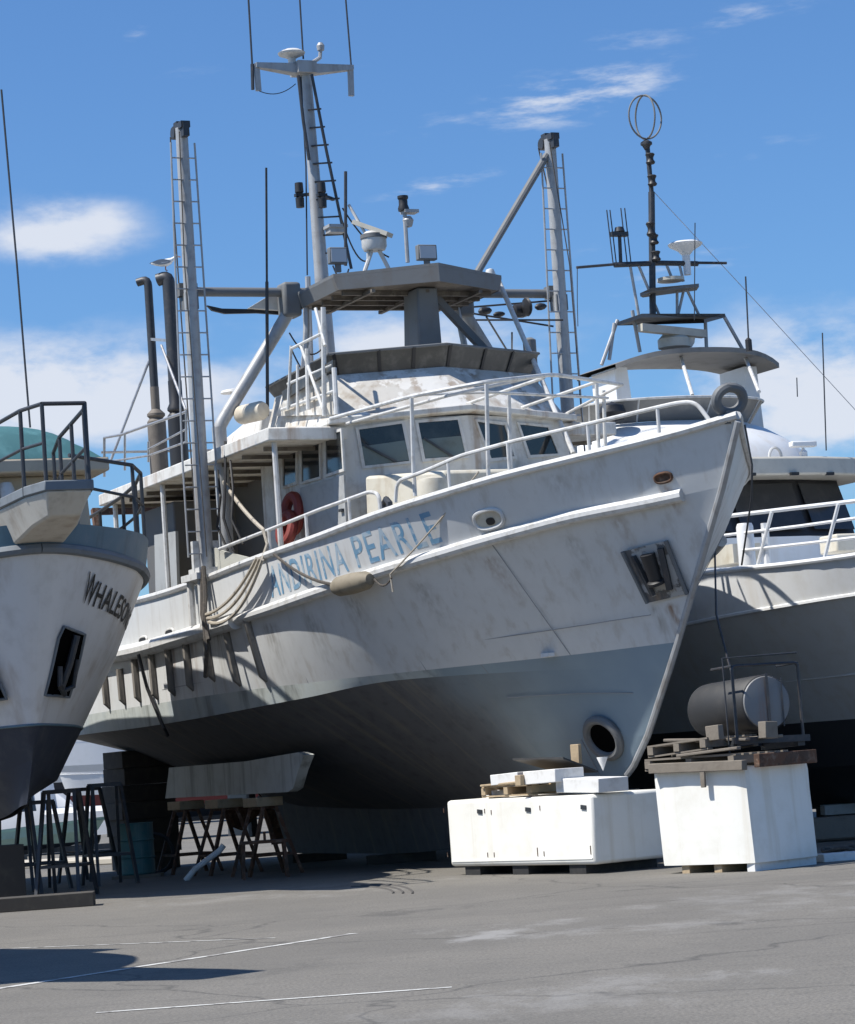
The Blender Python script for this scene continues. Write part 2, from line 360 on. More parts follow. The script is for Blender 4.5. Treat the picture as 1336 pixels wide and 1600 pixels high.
# hawse holes, fairlead port, anchor pocket, thruster
def on_hull(px, py, j0, j1, side=-1, HA=HA, A=A, full=False):
    """t,k of the pixel on the hull strip"""
    best = None; near = []
    o = A.toL((0, 0, EYE)); r = ray(px, py); d = A.toL((r[0], r[1], EYE + r[2])) - o; d.normalize()
    for i in range(400):
        t = .3 + i * .036
        for q in range(21):
            p = HA.at(j0, j1, t, q/20, side); w = (p - o); e = (w - d * w.dot(d)).length
            if e < .025: near.append((w.length, e, t, q/20))
            if best is None or e < best[0]: best = (e, t, q/20)
    if near: best = min(near)[1:]
    if near: best = min((n_ for n_ in near if n_[0] < min(near)[0] + .12), key=lambda n_: n_[1])[1:]
    return (best[1], best[2]) if not full else best
def hull_axes(j0, j1, t, k, side=-1):
    p = HA.at(j0, j1, t, k, side); p2 = HA.at(j0, j1, t - .05, k, side); fw = (p2 - p).normalized()
    n = (HA.at(j0, j1, t, k, side, 1.) - p).normalized(); up = n.cross(fw); up = up if up.z > 0 else -up
    return p, fw, up, n
def oval(p, fw, up, a, bb, n=24, e=2.6, off=None, nn=None):
    pts = []
    for i in range(n):
        th = 2*pi*i/n; cc, ss = cos(th), sin(th)
        pts.append(p + fw * (a * abs(cc)**(2/e) * (1 if cc > 0 else -1)) + up * (bb * abs(ss)**(2/e) * (1 if ss > 0 else -1)))
    return pts
t, k = on_hull(763, 811, 0, 1); p, fw, up, n = hull_axes(0, 1, t, k)
fl = one(lambda b: b.tube(oval(p + n*.015, fw, up, .24, .13), .028, 8, closed=True), 'fairlead_port', 'pipe', boat)
one(lambda b: b.slab(oval(p + n*.004, fw, up, .23, .12), n*.012), 'port_plate', 'cream', fl)
one(lambda b: b.slab(oval(p + n*.018 - up*.03 + fw*.02, fw, up, .07, .05), n*.01), 'port_opening', 'black', fl)
t, k = on_hull(1036, 748, 0, 1); p, fw, up, n = hull_axes(0, 1, t, k)
hw = one(lambda b: b.tube(oval(p + n*.01, fw, up, .12, .06), .02, 8, closed=True), 'hawse_pipe', 'rust', boat)
one(lambda b: b.slab(oval(p + n*.003, fw, up, .12, .06), n*.008), 'hawse_opening', 'rust', hw)
# anchor pocket: recess frame, dark back, stowed anchor shank
t, k = on_hull(1025, 893, 1, 2); p, fw, up, n = hull_axes(1, 2, t, k)
pk = [p + fw*.30 + up*.42, p - fw*.36 + up*.38, p - fw*.26 - up*.36, p + fw*.34 - up*.33]
ap = one(lambda b: b.slab([q + n*.004 for q in pk], n*.006), 'anchor_pocket', mat('anchor pocket stain', (.10, .10, .10), .8, dirt=((.025, .025, .025), .9, 3), streak=((.30, .22, .16), .8, 5), worn=((.42, .42, .41), .8, 2.6)), boat)
one(lambda b: (b.tube([pk[0] + n*.02, pk[3] + n*.02], .03, 6), b.tube([pk[1] + n*.02, pk[2] + n*.02], .03, 6)), 'pocket_edge', 'canopy', ap)
one(lambda b: (b.tube([p + up*.30 + n*.05, p - up*.05 + n*.07], .10, 12, r2=.085), b.lathe(p - up*.05 + n*.07, [(.085, 0), (.12, -.02), (.12, -.06), (.0, -.06)], 14, up)), 'hawse_tube', 'black', ap)
one(lambda b: (b.bar(p + fw*.20 + up*.34 + n*.03, p + fw*.14 - up*.22 + n*.05, .08, .05), b.bar(p - fw*.22 + up*.30 + n*.03, p - fw*.12 - up*.26 + n*.05, .07, .05)), 'anchor_fluke', 'darksteel', ap)
t, k = on_hull(946, 1150, 3, 4); p, fw, up, n = hull_axes(3, 4, t, k)
ring_ = oval(p, fw, up, .30, .27, 28, 2)
th = one(lambda b: b.tube([q + n*.03 for q in ring_], .062, 10, closed=True), 'thruster_tunnel', 'canopy', boat)
one(lambda b: b.slab([q*.97 + p*.03 + n*.01 for q in ring_], n*.02), 'tunnel_opening', 'void', th)
t, k = on_hull(857, 1021, 1, 2); p, fw, up, n = hull_axes(1, 2, t, .97)
one(lambda b: b.box(p + n*.03, (.22, .10, .05)), 'anode_block', 'foam', boat)
# scuppers aft
for px in (225, 267, 325):
    q = A.hb(px, 1000 if px < 300 else 968, hbR); t = -q.x
    P_ = HA.at(0, 1, t, .80 if px > 300 else .86, -1, .0); n = V(0, -1, 0)
    s_ = one(lambda b: b.tube(oval(P_ + n*.01, V(1,0,0), V(0,0,1), .20, .075, 20, 3.2), .02, 6, closed=True), 'scupper', 'pipe', boat)
    one(lambda b: b.slab(oval(P_ + n*.012, V(1,0,0), V(0,0,1), .19, .07, 20, 3.2), n*.01), 'scupper_opening', 'black', s_)
# bilge keel
bk = MB()

prof = [(-15.6, 1.25), (-15.3, 1.76), (-11.5, 1.76), (-9.2, 1.83), (-8.95, 1.78), (-9.25, 1.55), (-9.5, 1.30), (-9.75, 1.25)]
bk.slab([V(x, -2.52, z) for x, z in prof], (0, .16, 0))
bk.build('bilge_keel', mat('pale streaked keel paint', (.50, .52, .50), .7, dirt=((.3, .3, .27), .5, 3), streak=((.22, .22, .2), .8, 4)), boat)
# rudder and propeller post
one(lambda b: (b.slab([V(-19.3, -.06, 2.1), V(-18.3, -.06, 2.0), V(-18.2, -.06, .45), V(-19.5, -.06, .45)], (0, .12, 0)), b.tube([V(-18.3, 0, .42), V(-18.3, 0, 2.2)], .09)), 'rudder', 'darksteel', boat)
pr = MB(); pr.lathe(V(-17.5, 0, 1.05), [(.05, -.35), (.14, -.2), (.16, .15), (.1, .35)], 16, (1, 0, 0))
for i in range(4):
    a = i*pi/2 + .4; u = V(0, cos(a), sin(a)); w = V(.25, -sin(a)*.45, cos(a)*.45)
    pr.slab([V(-17.5,0,1.05) + u*.12 - w*.2, V(-17.5,0,1.05) + u*.75 - w*.5, V(-17.5,0,1.05) + u*.85 + w*.1, V(-17.5,0,1.05) + u*.7 + w*.5, V(-17.5,0,1.05) + u*.12 + w*.2], (.03, 0, 0))
pr.build('propeller', 'rust', boat)

# rust and grime runs below the fittings, part of the hull's paint
def add_runs(m, runs):
    nt = m.node_tree; N = nt.nodes; L = nt.links; b = N['Principled BSDF']; cur = b.inputs['Base Color'].links[0].from_socket
    tc = N.new('ShaderNodeTexCoord'); sx = N.new('ShaderNodeSeparateXYZ'); L.new(tc.outputs['Object'], sx.inputs[0])
    mp = N.new('ShaderNodeMapping'); mp.inputs['Scale'].default_value = (1, 1, .12); L.new(tc.outputs['Object'], mp.inputs[0])
    nz = N.new('ShaderNodeTexNoise'); nz.inputs['Scale'].default_value = 16; nz.inputs['Detail'].default_value = 5; L.new(mp.outputs[0], nz.inputs['Vector'])
    def mth(op, a, v, clamp=False):
        n = N.new('ShaderNodeMath'); n.operation = op; n.use_clamp = clamp
        for i, q in enumerate((a, v)):
            if q is None: continue
            if isinstance(q, (int, float)): n.inputs[i].default_value = q
            else: L.new(q, n.inputs[i])
        return n.outputs[0]
    for x0, z0, w, ln, amt, col in runs:
        e = mth('SUBTRACT', 1.0, mth('DIVIDE', mth('ABSOLUTE', mth('SUBTRACT', sx.outputs[0], x0), None), w), True)
        d = mth('SUBTRACT', z0, sx.outputs[2])
        f = mth('MULTIPLY', mth('MULTIPLY', mth('MULTIPLY', d, 14, True), mth('SUBTRACT', 1.0, mth('DIVIDE', d, ln), True)), e)
        f = mth('MULTIPLY', f, mth('MULTIPLY', mth('SUBTRACT', nz.outputs['Fac'], .34), 4.0 * amt, True), True)
        x = N.new('ShaderNodeMix'); x.data_type = 'RGBA'; L.new(f, x.inputs[0]); L.new(cur, x.inputs[6]); x.inputs[7].default_value = col + (1,); cur = x.outputs[2]
    L.new(cur, b.inputs['Base Color'])
rs_, gr_ = (.20, .11, .055), (.21, .195, .17)
def xz(px, py, j): t_, k_ = on_hull(px, py, j, j + 1); q_ = HA.at(j, j + 1, t_, k_); return q_.x, q_.z
runs = []
for px, py, j, w, ln, amt, col in ((1036,756,0,.10,.5,.9,rs_),(1040,945,1,.13,.9,.9,rs_),(1012,945,1,.10,.8,.7,gr_),(1055,985,1,.07,.5,1.,rs_),(763,826,0,.16,.3,.6,gr_),(225,1003,0,.25,1.2,.7,gr_),(267,994,0,.25,1.2,.8,rs_),(340,985,1,.35,1.2,.7,gr_),(420,975,1,.3,1.0,.7,gr_),(480,955,1,.22,1.1,.6,gr_),(545,930,1,.3,.8,.6,gr_),(650,905,1,.25,.9,.5,gr_),(760,870,1,.2,.8,.5,rs_),(880,830,1,.15,.9,.5,gr_),(960,810,1,.12,.7,.5,rs_),(600,830,0,.2,.5,.5,gr_),(860,740,0,.2,.5,.5,gr_),(300,1000,1,.3,1.2,.7,rs_)):
    x0, z0 = xz(px, py, j); runs.append((x0, z0, w, ln, amt, col))
add_runs(M['topside'], runs)
# lettering on the bulwark
def text_mesh(s, weight=0., shear=0., spacing=1.):
    cu = bpy.data.curves.new('t', 'FONT'); cu.body = s; cu.offset = weight; cu.shear = shear; cu.space_character = spacing; cu.resolution_u = 4
    o = bpy.data.objects.new('t', cu); COL.objects.link(o); dg = bpy.context.evaluated_depsgraph_get(); dg.update()
    me = bpy.data.meshes.new_from_object(o.evaluated_get(dg)); bpy.data.objects.remove(o)
    bm = bmesh.new(); bm.from_mesh(me); bmesh.ops.triangulate(bm, faces=bm.faces)
    for _ in range(2):
        bmesh.ops.subdivide_edges(bm, edges=[e for e in bm.edges if e.calc_length() > .16], cuts=1); bmesh.ops.triangulate(bm, faces=bm.faces)
    vs = [v.co.copy() for v in bm.verts]; fs = [[v.index for v in f.verts] for f in bm.faces]; bm.free()
    return vs, fs
def hull_text(word, t_a, t_b, k_top, k_bot, H_, side, m, parent, off=.012, **kw):
    vs, fs = text_mesh(word, **kw); x0 = min(v.x for v in vs); x1 = max(v.x for v in vs); y0 = min(v.y for v in vs); y1 = max(v.y for v in vs)
    b = MB(); b.add([H_.at(0, 1, lerp(t_a, t_b, (v.x-x0)/(x1-x0)), lerp(k_bot, k_top, (v.y-y0)/(y1-y0)), side, off) for v in vs], fs)
    return b.build('name_lettering', m, parent, ang=180)
ta, _ = on_hull(421, 900, 0, 1); tb, _ = on_hull(540, 872, 0, 1); tc, _ = on_hull(552, 862, 0, 1); td, _ = on_hull(680, 820, 0, 1)
print('text t', ta, tb, tc, td, on_hull(425, 883, 0, 1), on_hull(427, 922, 0, 1), on_hull(672, 797, 0, 1), on_hull(680, 838, 0, 1))
hull_text('ANDIRINA', ta, tb, .22, .80, HA, -1, 'ink', hull, off=.007, weight=.010, spacing=1.13)
hull_text('PEARLE', tc, td, .22, .80, HA, -1, 'ink', hull, off=.007, weight=.010, spacing=1.13)

# ---------------------------------------------------------------- superstructure
WZ0, WZ1 = 3.9, 6.64
foot = [(-7.75, 0), (-8.35, -1.92), (-11.6, -1.92), (-11.6, 1.92), (-8.35, 1.92)]
one(lambda b: b.skin([V(x, y, WZ0) for x, y in foot], [V(x, y, WZ1) for x, y in foot]), 'wheelhouse', 'cabin', boat)
wheel = boat.children[-1]
def face_frame(pa, pb):
    d = (pb - pa); d.z = 0; d.normalize(); n = V(d.y, -d.x, 0); return d, n
FS = (V(-8.35, -1.92, 0), V(-7.75, 0, 0)); FP = (V(-7.75, 0, 0), V(-8.35, 1.92, 0))
def window(quad, n, parent, name='window', fr=.045, glass='glass', frm='cabin'):
    """quad: four corners on the wall, n outward"""
    c = sum(quad, V(0, 0, 0)) / 4
    f = MB(); inn = [q + (c - q).normalized() * fr * 1.4 for q in quad]
    for i in range(4):
        j = (i + 1) % 4
        f.add([quad[i] + n*.03, quad[j] + n*.03, inn[j] + n*.03, inn[i] + n*.03, quad[i], quad[j], inn[j], inn[i]], [(0,1,2,3),(4,7,6,5),(0,4,5,1),(3,2,6,7)])
    w = f.build(name, frm, parent)
    one(lambda b: b.slab([q + n*.004 for q in inn], n*.008), 'pane', glass, w)
    return w
def sq(fr, pix, pl, n): return [fr.plane(px, py, pl, n) for px, py in pix]
dS, nS = face_frame(*FS); nS = nS if nS.x > 0 else -nS
dP, nP = face_frame(*FP); nP = nP if nP.x > 0 else -nP
for pix in (((555,668),(632,657),(645,724),(566,733)), ((648,657),(719,651),(733,716),(660,722))):
    w = window(sq(A, pix, FS[0] + nS*.002, nS), nS, wheel)
    qa = sq(A, ((pix[0][0]+14, pix[0][1]+28), (pix[2][0]-26, pix[2][1]-2)), FS[0], nS)
    ql = sq(A, [(lerp(pix[0][0],pix[3][0],.46)+5, lerp(pix[0][1],pix[3][1],.46)), (lerp(pix[1][0],pix[2][0],.46)-3, lerp(pix[1][1],pix[2][1],.46)), (pix[2][0]-5, pix[2][1]-5), (pix[3][0]+5, pix[3][1]-5)], FS[0] + nS*.002, nS)
    one(lambda b: b.slab([q_ + nS*.013 for q_ in ql], nS*.006), 'lower_pane', mat('paler lower glass', (.13,.155,.145), .12, dirt=((.06,.07,.065),.7,3)), w)  # paler panel laid over the lower part of each pane
    one(lambda b: b.bar(qa[0] + nS*.06, qa[1] + nS*.06, .03), 'wiper', 'darksteel', w)
for pix in (((740,655),(790,660),(806,717),(764,722)), ((806,660),(858,664),(875,712),(824,716))):
    window(sq(A, pix, FP[0] + nP*.002, nP), nP, wheel)
nsd = V(0, -1, 0)
for pix in (((443,700),(466,692),(466,757),(443,764)), ((470,690),(502,680),(504,748),(472,757)), ((508,677),(536,669),(540,736),(510,746))):
    window(sq(A, pix, V(0, -1.922, 0), nsd), nsd, wheel)
q = sq(A, ((472,762),(540,742),(545,850),(474,862)), V(0, -1.922, 0), nsd)
dr = one(lambda b: b.slab(q, nsd*.03), 'side_door', mat('grey door paint', (.36, .37, .37), .6, dirt=((.2,.2,.19), .5, 5)), wheel)
one(lambda b: b.box((q[1] + q[2])/2 + V(-.1, -.05, 0), (.12, .05, .04)), 'handle', 'darksteel', dr)
# brow around the front
brow = [(-7.62, 0, 6.80), (-8.25, -2.05, 6.70), (-11.7, -2.1, 6.70), (-11.7, 2.1, 6.70), (-8.25, 2.05, 6.70)]
one(lambda b: b.slab([V(*p) for p in brow], (0, 0, -.10)), 'wheelhouse_roof', 'cabin', boat, bevel=.02)
# fore cabin trunk ahead of the wheelhouse
tq = [A.y(575, 742, -1.7), A.y(690, 742, -1.0)]
one(lambda b: b.skin([V(-5.9,-1.35,4.1), V(-7.9,-1.75,4.1), V(-7.9,1.75,4.1), V(-5.9,1.35,4.1)], [V(-6.0,-1.3,5.62), V(-7.9,-1.7,5.78), V(-7.9,1.7,5.78), V(-6.0,1.3,5.62)]), 'trunk_cabin', 'cream', boat, bevel=.05)
# deck locker tub beside the rail
q = A.y(675, 758, -1.9)
one(lambda b: b.lathe(q + V(0,0,-.5), [(.0,0),(.22,0),(.22,.5),(.2,.58),(0,.62)], 18), 'deck_tub', 'cream', boat)
q = A.y(604, 787, -2.1)
one(lambda b: b.tube([q + V(-.1,0,-.25), q + V(-.1,0,0), q + V(0,0,.06), q + V(.1,0,0), q + V(.1,0,-.25)], .05), 'mooring_bitt', 'darksteel', boat)

# upper deck slab with overhang, aft
slab_pts = [(-8.3, -2.3, 6.58), (-8.6, -2.9, 6.62), (-17.0, -2.95, 6.60), (-17.0, 2.95, 6.60), (-8.6, 2.9, 6.62), (-8.3, 2.3, 6.58)]
one(lambda b: b.slab([V(*p) for p in slab_pts], (0, 0, -.20)), 'upper_deck', 'cabin', boat, bevel=.02)
b = MB()
for i in range(9): b.box(V(-9.2 - i*.95, 0, 6.37), (.05, 5.5, .06))
b.build('deck_beam', 'under', boat)
# after deckhouse under the upper deck
one(lambda b: b.box(V(-13.4, .4, 5.15), (3.4, 3.4, 2.5)), 'deckhouse', mat('shade darkened cabin paint', (.10, .10, .10), .7, dirt=((.12, .11, .1), .6, 4)), boat)  # cabin colour lowered to stand for shade under the upper deck
one(lambda b: b.box(V(-15.4, -1.8, 5.05), (1.6, 1.2, 2.3)), 'winch_house', mat('shade darkened cabin paint', (.10,.10,.10)), boat, bevel=.03)
# slab supports
for x, y in ((-8.75, -2.75), (-16.7, -2.75), (-16.7, 2.75), (-13.9, -2.8)):
    one(lambda b: b.tube([V(x, y, zS(-x) - .1), V(x, y, 6.42)], .045), 'deck_post', 'pipe', boat)
# net sheet and drum aft
nd = MB(); nd.lathe(V(-18.0, -1.2, 5.2), [(.75, 0), (.75, .06), (.35, .07), (.35, 2.3), (.75, 2.32), (.75, 2.4)], 20, (0, 1, 0)); nd.build('net_drum', 'rust', boat)
one(lambda b: (b.bar(V(-17.7,-2.6,4.0), V(-18.4,-2.6,6.5), .12), b.bar(V(-17.7,2.6,4.0), V(-18.4,2.6,6.5), .12), b.bar(V(-18.4,-2.6,6.45), V(-18.4,2.6,6.45), .12), b.bar(V(-19.2,-2.6,4.0), V(-18.4,-2.6,6.1), .08)), 'stern_gantry', 'rust', boat)
q = [A.y(x, y, -2.6) for x, y in ((241,836),(274,830),(277,918),(243,926))]
one(lambda b: b.slab(q, (0, .05, 0)), 'bulwark_door', mat('grey board', (.33, .34, .34), .7, dirt=((.2,.2,.19), .5, 4)), boat)

# flybridge bulwark and smoked visor
lo = [(-7.80, 0, 6.78), (-8.42, -1.93, 6.70), (-11.3, -1.95, 6.70), (-11.3, 1.95, 6.70), (-8.42, 1.93, 6.70)]
hi = [(-8.55, 0, 7.50), (-8.95, -1.66, 7.44), (-11.2, -1.75, 7.44), (-11.2, 1.75, 7.44), (-8.95, 1.66, 7.44)]
fb = one(lambda b: b.skin([V(*p) for p in lo], [V(*p) for p in hi]), 'flybridge', 'flaked', boat)
b = MB(); n5 = 5
vb = [V(*p) + V(0, 0, .003) for p in hi]; vt = [V(-8.38, 0, 7.82), V(-8.82, -1.76, 7.74), V(-11.3, -1.85, 7.62), V(-11.3, 1.85, 7.62), V(-8.82, 1.76, 7.74)]
for i, j in ((1, 0), (0, 4), (2, 1), (4, 3)):
    b.add([vb[i], vb[j], vt[j], vt[i]] + [q + V(-.03, 0, 0) for q in (vb[i], vb[j], vt[j], vt[i])], [(0,1,2,3),(7,6,5,4),(3,2,6,7),(0,3,7,4),(1,5,6,2)])
vis = b.build('wind_visor', 'visor', boat)
for i, j in ((1,0),(0,4)):
    for k in (.04, .42, .72): one(lambda b: b.bar(vb[i].lerp(vb[j], k) + V(.012,0,0), vt[i].lerp(vt[j], k) + V(.012,0,0), .05, .02), 'visor_batten', 'black', vis)
one(lambda b: [b.tube([vt[i], vt[j]], .022, 6) for i, j in ((2,1),(1,0),(0,4),(4,3))], 'visor_rim', 'canopy', vis)

# hard top on columns
ct = [(-8.48, 0, 9.09), (-9.25, -1.42, 9.05), (-10.95, -1.42, 9.05), (-10.95, 1.42, 9.05), (-9.25, 1.42, 9.05)]
can = one(lambda b: b.slab([V(*p) for p in ct], (0, 0, -.05)), 'hard_top', 'canopy', boat)
b = MB(); lowp = [V(x*.985 - .12, y*.96, 8.80) for x, y, z in ct]
for i in range(5):
    j = (i+1) % 5; a0, a1 = V(*ct[i]) + V(0,0,-.052), V(*ct[j]) + V(0,0,-.052)
    b.add([a0, a1, lowp[j], lowp[i], a0*.97 + lowp[i]*.0 + V(-.29,0,a0.z*.03), a1*.97 + V(-.29,0,a1.z*.03)], [(0,1,2,3)])
b.build('fascia', 'canopy', can)
b = MB(); b.add([p + V(0, 0, .01) for p in lowp], [(0,1,2,3,4)])
for i in range(4): b.box(V(-9.35 - i*.42, 0, 8.77), (.07, 2.5, .07))
for y in (-.9, 0, .9): b.box(V(-9.9, y, 8.74), (1.9, .06, .05))
b.build('hard_top_lining', 'under', can)
q = A.y(697, 540, 0); q2 = A.y(690, 478, 0)
one(lambda b: b.skin([V(-9.6,-.22,7.3), V(-9.0,-.22,7.3), V(-9.0,.22,7.3), V(-9.6,.22,7.3)], [V(-9.5,-.17,8.8), V(-8.95,-.17,8.8), V(-8.95,.17,8.8), V(-9.5,.17,8.8)]), 'helm_column', 'canopy', boat, bevel=.03)
one(lambda b: b.bar(V(-9.4, .3, 8.75), V(-9.5, 1.35, 7.7), .11), 'column_brace', 'canopy', boat)
for s_ in (-1, 1):
    one(lambda b: b.tube(rnd([V(-10.75, s_*1.3, 8.85), V(-10.7, s_*1.34, 8.4), V(-10.7, s_*1.6, 6.7)], .3), .055), 'hard_top_post', 'alloy', boat)
# gantry: posts, leaning braces, head
for s_ in (-1, 1):
    one(lambda b: (b.tube([V(-11.2, s_*2.72, 4.0), V(-11.2, s_*2.72, 6.98)], .115, 14), b.tube(rnd([V(-11.2, s_*2.72, 6.9), V(-11.2, s_*2.70, 7.02), V(-10.95, s_*1.55, 8.72), V(-10.95, s_*1.35, 9.1)], .25), .105, 12)), 'gantry_post', 'alloy', boat)
one(lambda b: b.tube([V(-10.95, -3.2, 9.08), V(-10.95, 3.2, 9.08)], .075, 12), 'gantry_beam', 'canopy', boat)
for s_ in (-1, 1): one(lambda b: b.box(V(-10.95, s_*1.5, 8.95), (.35, .3, .55)), 'gantry_knee', 'canopy', boat, bevel=.05)
# paired ladder masts at the sides
def side_mast(s_):
    m = MB(); tx, bx = -10.72, -10.85
    top = V(tx, s_*3.2, 11.62); bot = V(bx, s_*3.2, 4.62)
    m.tube([bot, bot.lerp(top, .5), top], .125, 14, r2=.095)
    mo = m.build('boom_mast', 'alloy', boat)
    wl = MB()
    for dy in (-.30, .24):
        wl.tube([bot + V(.08, dy, .3), V(bx + .08, s_*3.2 + dy, 6.5), top + V(.08, dy*.72, -.25)], .016, 6)
    nr = 19
    for i in range(nr):
        k = .05 + .88*i/(nr-1); c = bot.lerp(top, k); d = lerp(1, .72, k)
        wl.tube([c + V(.08, -.30*d, 0), c + V(.08, .24*d, 0)], .012, 6)
    wl.build('ladder', 'alloy', mo)
    hd = MB(); hd.box(top + V(-.12, 0, .02), (.16, .12, .2)); hd.box(top + V(.16, 0, -.06), (.14, .1, .22)); hd.box(top + V(0, 0, .02), (.42, .15, .1)); hd.lathe(top + V(-.16, -.1, -.05), [(.1,0),(.1,.2)], 12, (0,1,0)); hd.build('mast_head', 'darksteel', mo)
    br = MB(); br.box(V(-10.83, s_*3.2, 8.9), (.26, .2, .26)); br.box(V(-10.95, s_*3.2, 9.1), (.2, .3, .2)); br.build('mast_clamp', 'canopy', mo)
    ft = MB(); ft.box(bot + V(0, 0, .06), (.5, .4, .14)); ft.box(bot + V(0, 0, .3), (.1, .42, .5)); ft.build('mast_foot', 'pipe', mo)
    ln = MB(); ln.tube([top + V(-.2, -.12, -.1), V(-10.95, s_*3.33, 10.2), V(-10.9, s_*3.3, 5.0)], .012, 5); ln.tube([top + V(.18, -.1, -.1), V(-10.6, s_*3.33, 9.5), V(-10.5, s_*3.3, 4.9)], .01, 5); ln.build('halyard', 'darkrope', mo)
    return mo
for s_ in (-1, 1): side_mast(s_)
one(lambda b: b.tube([V(-10.72, 3.12, 11.35), V(-10.0, 1.3, 9.15)], .06, 10), 'mast_strut', 'canopy', boat)
# white foot platform at starboard mast, and mesh panel
q = A.y(310, 872, -3.25)
one(lambda b: (b.box(V(-10.95,-3.28,4.62), (.75,.35,.1)), b.tube([V(-11.2,-3.35,3.9), V(-11.2,-3.35,4.6)], .06), b.tube([V(-10.7,-3.35,3.85), V(-10.7,-3.35,4.6)], .06)), 'mast_step', 'pipe', boat)
one(lambda b: b.slab([A.y(x, y, -3.1) for x, y in ((313,848),(352,862),(392,872),(366,884),(322,904))], (0, .03, 0)), 'splash_panel', mat('grey canvas', (.40,.40,.36), .8, dirt=((.25,.24,.2),.6,4)), boat)

# central mast behind the hard top
mt = MB(); MT = V(-13.3, 0, 13.30); MBs = V(-13.15, 0, 6.6)
mt.tube([MBs, MBs.lerp(MT, .45), MT], .16, 14, r2=.085); mast = mt.build('signal_mast', 'alloy', boat)
one(lambda b: (b.tube([V(-13.4, -.28, 6.6), V(-13.35, -.2, 9.8)], .05), b.tube([V(-13.4, .28, 6.6), V(-13.4, .1, 9.8)], .05)), 'mast_stay', 'alloy', mast)
ld = MB(); L0a, L0b = V(-13.0, .22, 9.3), V(-13.0, .50, 9.3); L1a, L1b = V(-13.15, -.10, 13.25), V(-13.15, .17, 13.25)
la = A.x(466, 118, -13.1); lb = A.x(487, 116, -13.1); lc = A.x(527, 415, -13.1); lc2 = A.x(549, 420, -13.1); lm = A.x(478, 200, -13.1)
ld.tube([la, A.x(474, 190, -13.1), A.x(483, 250, -13.12)], .028, 6); ld.tube([lb, A.x(510, 235, -13.1), lc2], .026, 6); 
for i in range(9):
    y_ = 170 + i*28; r_ = lerp(0, 1, (y_ - 116)/(420 - 116)); xr = lerp(487, 549, r_) + (4 if 150 < y_ < 330 else 0); xl = lerp(476, 505, (y_-116)/(430-116))
    ld.tube([A.x(xl, y_ + 2, -13.15), A.x(xr, y_, -13.1)], .016, 6)
ld.build('ladder', 'darksteel', mast)
ctl, ctr, ctc = A.x(399, 103, -13.3), A.x(551, 107, -13.3), A.x(474, 106, -13.3)
one(lambda b: (b.add([ctl + V(-.06,0,.05), ctl + V(.06,0,.05), ctl + V(.06,0,-.03), ctl + V(-.06,0,-.03), ctc + V(-.12,0,.05), ctc + V(.12,0,.05), ctc + V(.12,0,-.14), ctc + V(-.12,0,-.14)], [(0,1,2,3),(0,4,5,1),(1,5,6,2),(2,6,7,3),(3,7,4,0)]),
               b.add([ctr + V(-.06,0,.05), ctr + V(.06,0,.05), ctr + V(.06,0,-.03), ctr + V(-.06,0,-.03), ctc + V(-.12,0,.05), ctc + V(.12,0,.05), ctc + V(.12,0,-.14), ctc + V(-.12,0,-.14)], [(3,2,1,0),(0,1,5,4),(1,2,6,5),(2,3,7,6),(3,0,4,7)]),
               b.bar(ctl + V(0,.02,.04), A.x(404, 142, -13.3), .09, .06), b.bar(ctr + V(0,-.04,.04), A.x(549, 150, -13.3), .09, .06), b.box(ctc + V(0,0,-.02), (.4, .34, .2))), 'crosstree', 'alloy', mast)
q = A.x(456, 92, -13.3)
one(lambda b: b.lathe(q, [(.06,-.1),(.07,0),(.12,.03),(.22,.07),(.235,.10),(.15,.15),(0,.17)], 22), 'antenna_dome', 'pipe', mast)
q = A.x(488, 98, -13.2); q2 = A.x(500, 90, -13.2); q3 = A.x(501, 76, -13.2)
one(lambda b: (b.tube([ctc + V(.1,.05,.02), q, q2, q3], .035), b.lathe(q3, [(.0,-.05),(.06,-.03),(.07,.05),(.04,.1),(0,.11)], 12)), 'mast_camera', 'alloy', mast)
b = MB(); b.tube([A.x(395, 140, -13.3), A.x(394, 100, -13.3)], .03, 6); b.tube([A.x(394, 100, -13.3), A.x(386, -40, -13.3)], .017, 6); b.build('whip_antenna', 'darksteel', mast)
b = MB(); b.tube([A.x(474, 92, -13.3), A.x(466, -40, -13.3)], .015, 6); b.build('whip_antenna', 'darksteel', mast)
b = MB(); b.tube([A.x(549, 106, -13.3), A.x(537, -40, -13.3)], .015, 6); b.build('whip_antenna', 'darksteel', mast)
for px in (468, 503):
    c = A.x(px, 305, -13.4 if px < 480 else -12.9)
    nl = one(lambda b: (b.lathe(c, [(.07,-.21),(.075,-.05),(.05,-.03),(.05,.03),(.075,.05),(.07,.21)], 14), b.box(c, (.1,.16,.05)), b.bar(c, V(-13.2, .12 if px < 480 else .3, c.z), .05)), 'signal_light', 'black', mast)
c = A.x(524, 355, -13.0); one(lambda b: (b.box(c, (.3, .34, .05)), b.box(c + V(.0,0,-.06), (.22,.28,.08))), 'mast_platform', 'alloy', mast)
